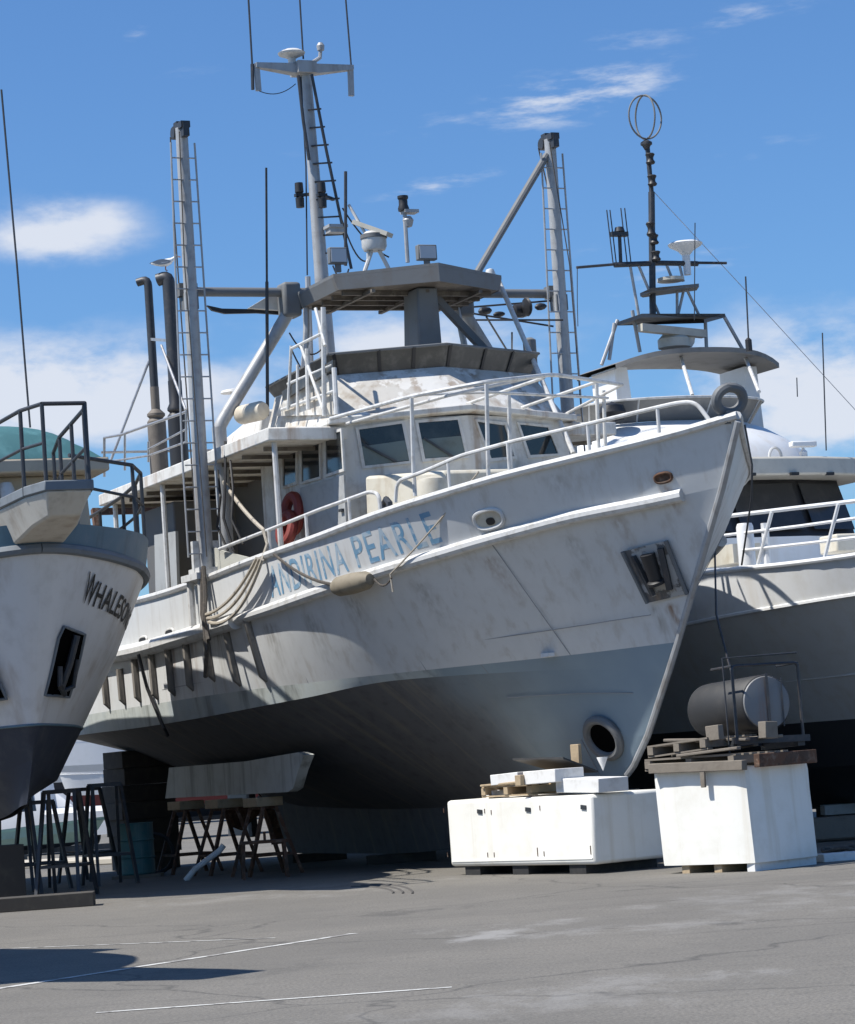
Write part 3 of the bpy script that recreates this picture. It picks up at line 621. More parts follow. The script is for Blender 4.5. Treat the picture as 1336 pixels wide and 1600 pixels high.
# things on the hard top: lamps, radar, aerials
def flood(c, w=.3, h=.22):
    f = one(lambda b: (b.box(c, (.12, w, h)), b.box(c + V(0,0,-h/2-.06), (.05, .1, .14))), 'floodlight', 'canopy', boat, bevel=.015)
    one(lambda b: b.box(c + V(.065, 0, 0), (.012, w*.84, h*.8)), 'lens', 'lamp', f)
flood(A.x(527, 400, -10.0), .30, .26); flood(A.x(666, 395, -9.2), .32, .24)
one(lambda b: b.tube([A.x(540, 415, -10.6), A.x(540, 268, -10.6)], .028), 'aerial_tube', 'darksteel', boat)
c = A.x(584, 372, -10.4)
rd = one(lambda b: (b.lathe(c + V(0,0,-.2), [(0,0),(.17,0),(.2,.06),(.2,.24),(.14,.30),(0,.31)], 20), b.tube([c + V(0,-.2,-.55), c + V(0,-.05,-.2)], .035), b.tube([c + V(0,.25,-.55), c + V(0,.08,-.2)], .035), b.tube([A.x(545, 320, -10.6), c + V(0,-.1,0), A.x(575,412,-10.4)], .025)), 'radar', 'pipe', boat)
one(lambda b: b.bar(A.x(555, 348, -10.6), A.x(609, 367, -10.2), .26, .07), 'radar_scanner', 'rbrow', rd)
one(lambda b: b.lathe(c + V(0,0,-.02), [(.19,0),(.215,.01),(.215,.07),(.19,.08)], 20), 'radar_band', 'canopy', rd)
c = A.x(637, 410, -9.8)
lp = one(lambda b: (b.tube([c, A.x(632, 330, -9.8)], .035), b.box(A.x(640, 331, -9.8), (.2,.24,.05)), b.lathe(A.x(638, 350, -9.8), [(.0,-.06),(.06,-.04),(.09,.06),(.05,.12)], 14)), 'light_post', 'alloy', boat)
one(lambda b: b.lathe(A.x(630, 318, -9.8), [(.085,-.12),(.09,-.08),(.07,-.02),(.07,.06),(.085,.08),(.085,.12)], 16), 'lantern', 'black', lp)
c = A.x(766, 428, -9.6); one(lambda b: b.lathe(c, [(.08,-.09),(.085,0),(.06,.07),(0,.09)], 16), 'satellite_dome', 'pipe', boat)
b = MB(); b.tube([A.y(418, 650, -2.0), A.y(417, 440, -2.0)], .028); b.tube([A.y(417, 440, -2.0), A.y(416, 262, -2.0)], .019); b.build('whip_antenna', 'darksteel', boat)
# foredeck rails along the bulwark
def bulw(px, py, f=hbS, inn=.08):
    x = -6.0
    for i in range(80):
        p = A.y(px, py, -(f(max(-x, .05)) - inn)); x += .5*(p.x - x)
    return p
rail = [bulw(*p) for p in ((618,785),(620,752),(660,738),(720,712),(800,690),(900,667),(1000,643),(1060,629),(1087,628),(1108,656))]
rb = MB(); rb.tube(rnd(rail, .15), .028)
for px, yt in ((700,724),(793,692),(918,663),(1027,637)):
    p = bulw(px, yt); rb.tube([p, V(p.x, p.y, zS(-p.x))], .024)
rb.build('bow_rail', 'pipe', boat)
rb = MB(); rail2 = [bulw(*p) for p in ((343,858),(420,828),(500,796),(578,768),(592,772),(594,796))]
rb.tube(rnd(rail2, .12), .028)
for px, yt in ((420,828),(478,805),(545,780)):
    p = bulw(px, yt); rb.tube([p, V(p.x, p.y, zS(-p.x))], .026)
rb.build('side_rail', 'pipe', boat)
# port rail seen beyond
rb = MB(); pr_ = [V(-t, hbS(t) - .08, zS(t) + h) for t, h in ((1.2,0),(1.25,.45),(3,.55),(6,.65),(9,.7))]
rb.tube(rnd(pr_, .15), .028)
for t in (2.2, 3.6, 5.2, 7): rb.tube([V(-t, hbS(t)-.08, zS(t)), V(-t, hbS(t)-.08, zS(t)+.58)], .024)
rb.build('bow_rail', 'pipe', boat)
# awning frame over the foredeck
R0, R1, R2, R3, R4 = A.y(517,654,-2.1), A.y(643,619,-2.3), A.y(758,597,-1.75), A.y(865,585,.3), A.y(972,601,1.9)
rm = MB(); rm.tube(rnd([R0, R1, R2, R3, R4], .3), .03)
rm.tube([A.plane(547,690,FS[0],nS) if 0 else V(-8.2,-1.8,6.6), A.y(700,618,-2.0), R2.lerp(R3,.7)], .025)
rm.tube([A.y(645,617,-2.2), A.y(762,613,-1.2), A.y(886,619,1.0), A.y(950,622,1.9)], .02)
rm.tube([V(-7.8,.0,6.82), A.y(850,590,.1)], .025); rm.tube([V(-8.0,1.0,6.78), A.y(931,597,1.4)], .025); rm.tube([V(-8.3,1.9,6.72), R4], .025)
rm.build('awning_frame', 'pipe', boat)
for (px, y0, y1, yy) in ((643,622,735,-2.3),(760,600,739,-1.75),(795,617,733,-1.0),(932,598,690,1.85),(943,610,700,2.0)):
    one(lambda b: b.tube([A.y(px, y0, yy), A.y(px + 3, y1, yy), A.y(px + 3, y1, yy) + V(0, 0, -.35)], .03), 'awning_post', 'pipe', boat)
one(lambda b: b.tube([V(-9.75, 1.6, 9.08), A.y(896, 708, 1.75)], .04), 'hard_top_strut', 'pipe', boat)
# flybridge ladder and rails, starboard
b = MB()
for (a_, c_) in (((505,480),(507,650)),((493,482),(508,540)),((480,545),(482,640)),((465,570),(465,650)),((455,540),(450,640)),((522,575),(526,648)),((470,540),(505,640))):
    b.tube([A.y(*a_, -2.0), A.y(*c_, -2.05)], .04 if a_[0] in (505, 480, 522) else .026, 8)
for (a_, c_) in (((455,545),(505,520)),((440,640),(525,610)),((450,600),(520,570))): b.tube([A.y(*a_, -2.0), A.y(*c_, -2.0)], .026, 8)
b.build('flybridge_ladder', 'pipe', boat)
one(lambda b: b.slab([A.y(x, y, -2.02) for x, y in ((440,612),(520,562),(520,576),(442,626))], (0, .04, 0)), 'side_screen', 'visor', boat)
one(lambda b: b.slab([A.y(x, y, -1.95) for x, y in ((430,650),(445,622),(515,585),(522,648))], (0, .05, 0)), 'flybridge_wing', 'flaked', boat)
# exhausts
for y_, px, top_y, m1, r_, wm in ((-1.85, 231, 438, 'darksteel', .075, .165), (-1.5, 263, 434, 'darksteel', .115, .165)):
    dx = 8 if px < 250 else 11; x0 = -17.0 if px < 250 else -16.3
    tp = A.x(px, top_y, x0); y_ = tp.y; yb = tp.y
    e = MB(); zt = tp.z
    e.tube(rnd([V(x0 - .12, yb - .16, zt - .02), V(x0, yb, zt + .02), V(x0, yb, zt - .5), V(x0, yb, 8.4)], .12), r_, 12)
    zt2 = A.x(px + dx, 628, x0).z
    ex = e.build('exhaust_pipe', m1, boat)
    one(lambda b: b.lathe(V(x0, yb, 6.6), [(.06,0),(wm*1.0,.02),(wm,1.28),(.12,1.34),(.16,1.38),(.16,1.42),(r_*1.05,1.5),(r_*1.05,1.9)], 20), 'muffler', mat('weathered muffler', (.16,.14,.12), .7, .2, dirt=((.05,.045,.04),.6,5), streak=((.26,.22,.18),.5,4)) if px < 250 else 'black', ex)
e1 = A.x(235, 530, -17.0); e2 = A.x(262, 532, -16.3)
one(lambda b: (b.bar(e1, e2, .05), b.tube([A.x(240, 545, -17), A.x(172, 722, -17.2)], .025), b.tube([A.x(252, 540, -16.6), A.x(290, 640, -15.0)], .025)), 'exhaust_stay', 'chrome', boat)
# upper deck rails aft
b = MB(); yy = -2.85
def zdk(): return 6.6
def P2(px, py): return A.y(px, py, yy)
b.tube([P2(163,745), P2(163,684), P2(190,679), P2(292,643)], .024); b.tube([P2(165,722), P2(232,712), P2(292,690)], .018); b.tube([P2(232,702), P2(292,670)], .018)
for px, y0, y1 in ((195,676,735),(232,690,722),(291,640,690)): b.tube([P2(px, y0), P2(px, y1)], .022)
b.tube([V(-17, -2.85, 7.35), V(-17, 2.85, 7.35)], .022); b.tube([V(-17, 2.85, 6.6), V(-17, 2.85, 7.35)], .022)
b.build('deck_rail', 'chrome', boat)
# casing with sloped top, vent, life raft canister
one(lambda b: b.skin([V(-11.9,-1.9,6.6), V(-11.9,-.6,6.6), V(-15.2,-.6,6.6), V(-15.2,-1.9,6.6)], [V(-12.0,-1.7,7.38), V(-12.0,-.7,7.38), V(-14.9,-.7,7.0), V(-14.9,-1.7,7.0)]), 'engine_casing', 'cabin', boat, bevel=.05)
c = A.x(365, 612, -13.0); one(lambda b: b.lathe(c, [(.05,-.3),(.05,-.02),(.22,-.02),(.2,.02),(.05,.05)], 16), 'mushroom_vent', 'pipe', boat)
c = A.y(393, 645, -2.3)
one(lambda b: b.lathe(c, [(0,-.34),(.12,-.31),(.15,-.25),(.15,.25),(.12,.31),(0,.34)], 18, (1, .3, 0)), 'liferaft_canister', mat('aged liferaft shell', (.58,.52,.42), .6, dirt=((.35,.28,.2),.6,5)), boat)
# port rigging under the beam, blocks and lines
b = MB()
for (a_, c_) in (((735,480),(860,470)),((740,490),(865,510)),((760,495),(800,560)),((740,500),(880,500)),((800,520),(800,570))): b.tube([A.y(*a_, 1.9), A.y(*c_, 3.1)], .016, 6)
for (px, py, sx, sz) in ((758,487,.24,.14),(815,487,.34,.24),(824,480,.14,.32),(845,480,.2,.12),(780,492,.2,.1)):
    c = A.y(px, py, 2.4); b.lathe(c + V(0,-sx*.5,0), [(.02,0),(sz*.45,.04),(sz*.5,sx*.5),(sz*.4,sx-.04),(.02,sx)], 12, (0,1,.1))
b.build('rigging_block', 'black', boat)
one(lambda b: b.lathe(A.y(829, 560, 2.6), [(.11,-.4),(.11,.3),(.05,.34)], 14), 'winch_motor', 'canopy', boat)
# loose hoses and cables by the gantry post and the signal mast
b = MB()
for k_, (a_, c_, d_) in enumerate((((352,690),(365,860),.0),((360,720),(380,850),.05),((340,735),(356,860),.08))):
    p_, q_ = A.y(*a_, -2.85), A.y(*c_, -2.95); b.tube([p_, p_.lerp(q_,.35) + V(.10 + .05*k_,-.08,0), p_.lerp(q_,.7) + V(-.06,-.1,0), q_], .022, 6)
b.build('loose_hose', 'rubber', boat)
b = MB()
for a_, c_, d_ in (((535,325),(608,402),.12),((530,330),(578,405),.3),((452,520),(503,545),.2),((455,545),(500,600),.15),((520,415),(545,420),.2)):
    b.tube(sag(A.x(*a_, -11.5), A.x(*c_, -11.3), d_), .014, 5)
b.tube(sag(A.x(401,140,-13.3), A.x(462,131,-13.3), .12), .008, 5); b.tube([A.x(470,120,-13.35), A.x(478,260,-13.35), A.x(480,430,-13.35)], .014, 5)
b.build('slack_cable', 'black', boat)
# hanging stabiliser fin under the beam, starboard
q = [A.x(px, py, -11.3) for px, py in ((322,478),(345,483),(395,484),(462,480),(462,494),(400,490),(350,491),(330,486))]
fin = one(lambda b: b.slab(q, (.06, 0, 0)), 'stabiliser_fin', 'black', boat)
one(lambda b: b.slab([A.x(px, py, -11.25) for px, py in ((385,483),(420,462),(442,460),(442,487))], (.1, 0, 0)), 'fin_body', 'cabin', fin)

# ================================================================== RIGHT VESSEL (behind the bow)
B = Frame(9.75, 36.95, radians(24))
rS = spl([(0,0),(.1,.3),(1,1.2),(2,1.85),(3,2.3),(4.5,2.8),(7,3.1),(20,3.1)])
rZ = spl([(0,4.25),(4,4.05),(8,4.15),(18,4.15)])
rK = spl([(.2,0),(.3,.25),(1.2,1.12),(2.2,1.77),(3.2,2.2),(4.7,2.7),(7,3.03),(20,3.05)])
def kz(t): return lerp(3.62, 3.35, min(1, t/9))
rP = spl([(1.6,0),(3,.6),(5,1.3),(8,2.1),(11,2.5),(18,2.7)])
rB = spl([(2.6,0),(4,.5),(8,1.4),(18,1.7)])
HB = Hull([(0,rS,rZ),(.2,rK,kz),(1.6,rP,lambda t:1.75),(2.6,rB,lambda t:1.05),(3.0,spl([(3,0),(3.4,.1),(18,.12)]),lambda t:.35)], 20, 60, 1.5)
rboat = root('cruiser_boat', B, 'clean white cabin boat with a tiered antenna arch standing behind the trawler bow', 'boat')
b = MB(); HB.shell(b, 0, 2, 0, 4); HB.shell(b, 2, 4, 1, 3); HB.transom(b, 0, 2, 0); HB.transom(b, 2, 4, 1)
b.build('hull', ['rwhite', 'rkeel'], rboat, ang=28, fixn=False)
b = MB(); b.grid([[p + V(-.05,.06,-.06) for p in HB.ring(0,-1)], [p + V(-.05,-.06,-.06) for p in HB.ring(0,1)]]); b.build('deck', 'rwhite', rboat)
one(lambda b: [b.tube([p for p in HB.ring(0, s_, 40)], .04, 8) for s_ in (-1, 1)], 'gunwale', 'rwhite', rboat)
one(lambda b: [b.tube([HB.at(1, 2, 1.8 + 16*i/40, .62, s_, .0) for i in range(41)], .025, 6) for s_ in (-1, 1)], 'spray_rail', 'rwhite', rboat)
one(lambda b: [b.tube([HB.pt(1, .4 + 16*i/40, s_) for i in range(41)], .035, 6) for s_ in (-1, 1)], 'rubbing_strake', 'rwhite', rboat)
# deckhouse with a band of dark raked windows
c0 = B.y(1240, 870, -1.2); print('rb', c0, B.y(1240,745,-1.0), B.y(1240,712,-1), B.y(1145,745,-2), B.y(1145,745,-1.5))
XF = -11.0
def ply(x, w, z, r=.55): return [V(x, 0, z), V(x - .12, w*.5, z), V(x - .5, w*.88, z), V(x - 1.2, w, z), V(x - 6.5, w, z), V(x - 6.5, -w, z), V(x - 1.2, -w, z), V(x - .5, -w*.88, z), V(x - .12, -w*.5, z)]
one(lambda b: b.skin(ply(XF, 2.92, 3.9), ply(XF + .0, 2.92, 5.0)), 'cabin_base', 'rwhite', rboat)
one(lambda b: b.skin(ply(XF - .02, 3.06, 5.0), ply(XF - .45, 3.03, 6.04)), 'window_band', 'black', rboat)
wb = rboat.children[-1]
lo_, hi_ = ply(XF - .02, 3.08, 5.1), ply(XF - .42, 3.05, 5.95)
for i, j in ((0,1),(1,2),(8,0),(7,8),(6,7),(5,6)):
    for k0, k1 in (((.06,.94),) if (i, j) not in ((5,6),) else ((.05,.3),(.36,.62),(.68,.95))):
        q = [lo_[i].lerp(lo_[j], k0), lo_[i].lerp(lo_[j], k1), hi_[i].lerp(hi_[j], k1), hi_[i].lerp(hi_[j], k0)]
        n = (q[1]-q[0]).cross(q[3]-q[0]).normalized(); n = n if n.dot(q[0] - V(XF-3, 0, q[0].z)) > 0 else -n
        one(lambda b: b.slab([p + n*.03 for p in q], n*.015), 'window', mat('tinted boat window', (.035,.037,.04), .12, dirt=((.07,.07,.07),.6,3)), wb)
one(lambda b: (b.skin(ply(XF + .25, 3.35, 6.04), ply(XF + .2, 3.31, 6.37))), 'brow', 'rbrow', rboat, bevel=.04)
for y in (-1.6,-.7,.2,1.1,1.9): one(lambda b: b.box(V(XF + .27 - abs(y)**2*.06, y, 6.055), (.06, .16, .05)), 'brow_lamp', 'black', rboat)
# rounded coachroof and flybridge
rows = []
for z, xf, w, ln in ((6.37,-11.1,2.3,6.2),(6.6,-11.2,2.25,6.0),(6.82,-11.45,2.12,5.7),(7.05,-11.8,1.92,5.3),(7.2,-12.15,1.72,4.9)):
    row = []
    for i in range(25):
        a = pi*(i/24) - pi/2; row.append(V(xf - 1.6 + 1.6*cos(a)**.8 if cos(a) > 0 else xf - 1.6, w*sin(a), z))
    row = [V(xf - ln, -w, z)] + row + [V(xf - ln, w, z)]; rows.append(row)
b = MB(); b.grid(rows); b.add(rows[-1], [tuple(range(len(rows[-1])))]); b.add([rows[i][0] for i in range(5)] + [rows[i][-1] for i in range(4,-1,-1)], [tuple(range(10))]); b.build('coachroof', 'rwhite', rboat, ang=60)
def arc(xf, w, z, n=24, dx=1.3):
    return [V(xf - dx - 1.8, -w, z)] + [V(xf - dx + dx*max(0, cos(pi*i/n - pi/2))**.8, w*sin(pi*i/n - pi/2), z) for i in range(n+1)] + [V(xf - dx - 1.8, w, z)]
a_, c_ = arc(-12.2, 1.68, 7.21), arc(-11.9, 1.82, 7.58)
b = MB(); b.grid([a_, c_, [p + V(-.03,0,0) for p in c_], [p + V(-.03,0,0) for p in a_]]); ws = b.build('wind_screen', 'clear', rboat, ang=50)
one(lambda b: b.tube(c_, .022, 6), 'screen_rim', 'pipe', ws)
for i in (3, 8, 14, 20): one(lambda b: b.tube([a_[i], c_[i]], .018, 6), 'screen_post', 'pipe', ws)
one(lambda b: b.tube([V(-11.0,.75,6.36)] + [V(-11.0,.75+.12*(1-cos(a)), 6.38+.16*sin(a)) for a in [pi*i/8 for i in range(9)]], .025, 6), 'grab_loop', 'pipe', rboat)
c = V(-11.1, 1.5, 6.36); one(lambda b: (b.lathe(c, [(.07,0),(.07,.12),(.03,.14),(.03,.18)], 12), b.box(c + V(0,0,.24), (.14,.5,.1))), 'radar_scanner', 'rwhite', rboat, bevel=.02)
# rails
def rw(px, py, inn=.1): 
    x = -7.0
    for i in range(80):
        p = B.y(px, py, -(rS(max(-x,.1)) - inn)); x += .5*(p.x - x)
    return p
b = MB()
b.tube([rw(1140,806), rw(1250,793), rw(1336,783), rw(1450,770)], .032); b.tube([rw(1120,838), rw(1250,822), rw(1336,810), rw(1450,795)], .024); b.tube([rw(1160,860), rw(1270,848), rw(1336,840), rw(1450,826)], .024)
for px in (1206, 1310, 1420):
    t_ = rw(px, 800 - (px-1206)*.12); f_ = rw(px - 22, 884 - (px-1206)*.1); b.tube([t_, f_], .028)
b.build('deck_rail', 'rwhite', rboat)
q = rw(1168, 880, .2)
one(lambda b: (b.lathe(q + V(0,0,-.2), [(.13,0),(.13,.75),(.11,.8)], 14), b.tube([q + V(.5,.05,-.2), q + V(.5,.05,.55)], .06)), 'bollard', 'rwhite', rboat)
one(lambda b: b.box(B.y(1145, 868, -1.9), (.9, .5, .3)), 'deck_locker', 'cream', rboat)
one(lambda b: b.box(B.y(1320, 850, -1.2), (.5, .6, .28)), 'anchor_winch', 'cream', rboat, bevel=.03)
# radar arch hard top
HX = -14.2
def ax_(px, py, x=HX): return B.x(px, py, x)
print('arch', ax_(935,580), ax_(1195,560), ax_(1070,545), ax_(990,655), ax_(1155,640), ax_(945,585))
t0, t1 = ax_(940, 578), ax_(1192, 556)
zt = (t0.z + t1.z)/2; yc = (t0.y + t1.y)/2; wv = abs(t1.y - t0.y)/2
top = []
for i in range(17):
    k = i/16*2 - 1; top.append((yc + wv*k, zt + .12 - .22*abs(k)**3))
b = MB()
rows = [[V(x + (.5*(1 - abs(i/8-1)**2.5) if x > HX else 0), y, z + dz) for i, (y, z) in enumerate(top)] for x, dz in ((HX+.55,0),(HX-1.0,.02),(HX-1.0,-.08),(HX+.55,-.09),(HX+.55,0))]
b.grid(rows); b.build('arch_roof', 'archgrey', rboat, ang=50)
def leg(y0, y1, z0, z1, s_):
    b = MB(); n = 8; rows = []
    for i in range(n+1):
        k = i/n; y = lerp(y0, y1, k**.5 if s_ else k**.5); z = lerp(z0, z1, k**1.6); w = lerp(.22, .13, k); l = lerp(1.1, .8, k)
        rows.append([V(HX+.35-l*.1, y-w, z), V(HX+.35-l*.1, y+w, z), V(HX-.65, y+w, z), V(HX-.65, y-w, z), V(HX+.35-l*.1, y-w, z)])
    b.grid(rows); b.build('arch_leg', 'rwhite', rboat, ang=50)
leg(top[0][0] + .55, top[0][0] + .25, 6.4, zt - .12, 0); leg(top[-1][0] - .35, top[-1][0] - .45, 6.4, zt - .12, 1)
for (p_, q_) in (((1062,552),(1082,618)),((1163,555),(1186,612))): one(lambda b: b.tube([ax_(*p_, HX+.4), ax_(*q_, HX+2.2)], .035), 'roof_strut', 'pipe', rboat)
# tier frame above
for (p_, q_) in (((988,485),(1000,550)),((965,500),(940,570)),((960,505),(952,562)),((1130,492),(1160,545)),((1102,500),(1104,545))): one(lambda b: b.tube([ax_(*p_), ax_(*q_)], .035), 'tier_leg', 'alloy', rboat)
one(lambda b: b.slab([ax_(965,503,HX+.3), ax_(1003,490,HX+.3), ax_(1133,490,HX+.3), ax_(1100,499,HX+.3), ax_(1100,499,HX-.6), ax_(965,503,HX-.6)], (0,0,-.07)), 'equipment_shelf', 'canopy', rboat)
b = MB()
for (p_, q_) in (((985,417),(998,492)),((998,415),(1030,492)),((1042,415),(1052,440)),((1062,415),(1068,440)),((1058,455),(1058,492)),((1068,455),(1060,490)),((1073,452),(1092,492))): b.tube([ax_(*p_), ax_(*q_)], .028)
b.build('mast_frame', 'alloy', rboat)
one(lambda b: b.slab([ax_(1000,458,HX+.3), ax_(1018,450,HX+.3), ax_(1092,443,HX+.3), ax_(1088,449,HX-.3), ax_(1004,460,HX-.3)], (0,0,-.06)), 'upper_shelf', 'canopy', rboat)
one(lambda b: b.lathe(ax_(1048,437), [(0,-.04),(.25,-.03),(.25,.03),(0,.06)], 18), 'gps_antenna', 'rbrow', rboat)
one(lambda b: (b.tube([ax_(901,418), ax_(960,413), ax_(1030,410), ax_(1135,411)], .026), b.tube([ax_(960,414), ax_(1030,411), ax_(1090,412)], .05), b.tube([ax_(902,418), ax_(902,470), ax_(903,510)], .008, 5)), 'spreader', 'darksteel', rboat)
pm = MB(); pm.tube([ax_(1020,492), ax_(1018,300)], .062, 10); pm.tube([ax_(1018,300), ax_(1011,222)], .045, 10)
pole = pm.build('antenna_pole', 'darksteel', rboat)
cc = ax_(1008, 183)
for ang_ in (0, pi/2):
    lp_ = [cc + (V(0,1,0) if ang_ == 0 else V(.96,.28,0))*(cos(a)*.34) + V(0,0,sin(a)*.41) for a in [2*pi*i/32 for i in range(32)]]
    if ang_: lp_ = [cc + V(.95,.08,0)*(cos(a)*.34) + V(0,0,sin(a)*.41) for a in [2*pi*i/32 for i in range(32)]]
    one(lambda b: b.tube(lp_, .017, 8, closed=True), 'direction_loop', 'canopy', pole)
one(lambda b: b.lathe(ax_(1010,226), [(.04,-.1),(.08,-.02),(.11,.0),(.11,.04),(.05,.08)], 14), 'loop_base', 'darksteel', pole)
for px, py, h in ((1016,248,.2),(1019,282,.2),(1017,358,.26),(1022,374,.18),(1025,400,.18)):
    one(lambda b: b.lathe(ax_(px, py, HX+.1), [(.07,-h/2),(.09,-h*.35),(.06,-h*.1),(.06,h*.1),(.09,h*.4),(.07,h/2)], 12), 'navigation_light', 'black', pole)
c = ax_(1071, 388)
one(lambda b: (b.lathe(c, [(.07,-.5),(.075,-.13),(.12,-.08),(.14,-.05),(.30,.04),(.325,.08),(.28,.11),(0,.13)], 24)), 'satellite_dome', 'rwhite', rboat)
b = MB()
for (p_, q_) in (((948,328),(958,412)),((953,328),(963,412)),((970,325),(980,412)),((976,325),(986,412))): b.tube([ax_(*p_), ax_(*q_)], .012, 5)
b.tube([ax_(968,368), ax_(970,412)], .035, 8); b.box(ax_(967,366), (.12,.34,.08)); b.lathe(ax_(968,362), [(.1,0),(.08,.08),(0,.1)], 12); b.build('antenna_cluster', 'darksteel', rboat)
c = ax_(1052, 520)
one(lambda b: (b.bar(ax_(1000,512,HX+.3), ax_(1100,522,HX+.1), .16, .14), b.lathe(c + V(0,0,-.28), [(.3,-.0),(.3,.16),(.2,.26),(.1,.3)], 18)), 'radar', 'rbrow', rboat)
one(lambda b: b.lathe(ax_(1077,538), [(.05,-.05),(.1,.02),(.12,.12),(.08,.2),(0,.22)], 14), 'compass_dome', 'rwhite', rboat)
for (p_, q_, r_) in (((1170,540),(1165,432),.015),((1085,500),(1086,348),.01),((1291,704),(1285,520),.012),((1246,620),(1245,590),.01)):
    one(lambda b: b.tube([B.y(*p_, .8), B.y(*q_, .8)], r_, 5), 'whip_antenna', 'darksteel', rboat)
one(lambda b: b.lathe(B.y(1170,540,.8), [(.06,-.1),(.06,.1),(.02,.14)], 10), 'antenna_base', 'black', rboat)
one(lambda b: b.tube([ax_(1022,300), ax_(1180,470), ax_(1336,640), ax_(1400,705)], .007, 4), 'mast_wire', 'chrome', rboat)
one(lambda b: b.lathe(B.y(957, 645, -1.6), [(0,-.18),(.2,-.12),(.24,0),(.2,.12),(0,.2)], 18), 'buoy_cover', 'black', rboat)

# ================================================================== LEFT VESSEL
q = atY(66, 842, 36.2)
Cf = Frame(q.x, q.y, radians(22))
lS = spl([(0,0),(.05,.22),(.3,.66),(.8,1.28),(1.5,1.82),(2.5,2.15),(4,2.3),(6,2.35),(13,2.35)])
lZ = spl([(0,5.05),(1.5,4.98),(4,4.85),(13,4.5)])
lD = spl([(.1,0),(.115,.12),(.15,.24),(.22,.40),(.4,.68),(.9,1.24),(1.6,1.76),(2.6,2.11),(4,2.28),(6,2.35),(13,2.35)])
lDz = spl([(.1,4.72),(1.5,4.55),(3,4.42),(13,4.1)])
lM = spl([(.55,0),(.56,.09),(.60,.19),(.7,.32),(.85,.46),(1.2,.80),(2,1.34),(3,1.72),(5,2.05),(13,2.2)])
lMz = spl([(.55,3.55),(3,3.35),(13,3.0)])
lP = spl([(1.0,0),(1.01,.05),(1.05,.10),(1.2,.2),(2,.66),(3,1.1),(5,1.65),(8,1.9),(13,2.0)])
lPz = spl([(1,2.42),(13,2.35)])
lB = spl([(1.25,0),(1.5,.1),(2.5,.5),(5,1.2),(13,1.5)])
lBz = spl([(1.25,1.95),(3,1.68),(13,1.6)])
lK = spl([(1.7,0),(1.9,.05),(13,.12)])
lKz = spl([(1.7,1.36),(3,1.18),(6,1.05),(13,1.0)])
HL = Hull([(0,lS,lZ),(.1,lD,lDz),(.55,lM,lMz),(1.0,lP,lPz),(1.25,lB,lBz),(1.7,lK,lKz)], 13, 60, 1.9)
lboat = root('charter_boat', Cf, 'white boat at the left edge with slate blue bulwark, bow pulpit and slanted black lettering', 'boat')
b = MB(); HL.shell(b, 0, 1, 0, 3); b.build('bulwark_band', 'lblue', lboat, ang=40, fixn=False)
b = MB(); HL.shell(b, 1, 3, 0, 4); HL.shell(b, 3, 5, 1, 4); HL.transom(b, 1, 3, 0); HL.transom(b, 3, 5, 1); lh = b.build('hull', ['lwhite', 'lkeel'], lboat, ang=75, fixn=False)
one(lambda b: [b.tube([p + V(0, s_*.0, 0) for p in HL.ring(1, s_, 50)], .075, 8) for s_ in (-1, 1)], 'rubbing_strake', 'slate', lboat)
one(lambda b: [b.tube(HL.ring(3, s_, 50), .02, 6) for s_ in (-1, 1)], 'waterline_stripe', 'lblue', lboat)
b = MB(); b.grid([[p + V(-.05,.04,.02) for p in HL.ring(1,-1)], [p + V(-.05,-.04,.02) for p in HL.ring(1,1)]]); b.build('deck', 'beige', lboat)
# pulpit platform
pu0 = [V(1.55,-.30,5.30), V(1.55,.30,5.30), V(.9,.42,5.30), V(-1.2,.62,5.22), V(-2.6,.9,5.2), V(-2.6,-.9,5.2), V(-1.2,-.62,5.22), V(.9,-.42,5.30)]
pu1 = [V(1.25,-.20,5.0), V(1.25,.20,5.0), V(.7,.3,4.92), V(-.6,.35,4.72), V(-2.4,.5,4.70), V(-2.4,-.5,4.7), V(-.6,-.35,4.72), V(.7,-.3,4.92)]
b = MB(); b.skin(pu1, pu0, 0); b.build('pulpit', 'pulpit', lboat, bevel=.03)
b = MB(); b.skin([p*1.0 + V(.02 if p.x > 0 else 0, .02*(1 if p.y > 0 else -1), -.0) for p in pu0], [p + V(.02 if p.x > 0 else 0, .02*(1 if p.y > 0 else -1), .13) for p in pu0]); b.build('pulpit_edge', 'slate', lboat, bevel=.015)
# rails
def LX(px, py, x): return Cf.x(px, py, x)
def LY(px, py, y): return Cf.y(px, py, y)
b = MB()
rr = .028
for s_ in (-1, 1):
    pts = [V(-2.6, s_*.88, 6.30), V(-1.2, s_*.62, 6.34), V(.9, s_*.42, 6.42), V(1.5, s_*.28, 6.42)]
    b.tube(pts, rr); b.tube([p - V(0,0,.5) for p in pts], rr*.8)
    for p in (pts[1], pts[2], pts[3], pts[0], pts[1].lerp(pts[2], .5)): b.tube([p, V(p.x, p.y, 5.3)], rr)
b.tube([V(1.5,-.28,6.42), V(1.5,.28,6.42)], rr); b.build('pulpit_rail', 'darksteel', lboat)
b = MB()
for s_ in (-1, 1):
    ts = [1.3, 2, 3, 4, 5.5, 7.5]
    b.tube([V(-.9, s_*.66, 6.05)] + [V(-t, s_*(lS(t)-.05), lZ(t) + .95) for t in ts], rr); b.tube([V(-.9, s_*.66, 5.65)] + [V(-t, s_*(lS(t)-.05), lZ(t) + .5) for t in ts], rr*.8)
    for t in ts[:5]: b.tube([V(-t, s_*(lS(t)-.05), lZ(t)), V(-t, s_*(lS(t)-.05), lZ(t) + .95)], rr)
b.build('bow_rail', 'darksteel', lboat)
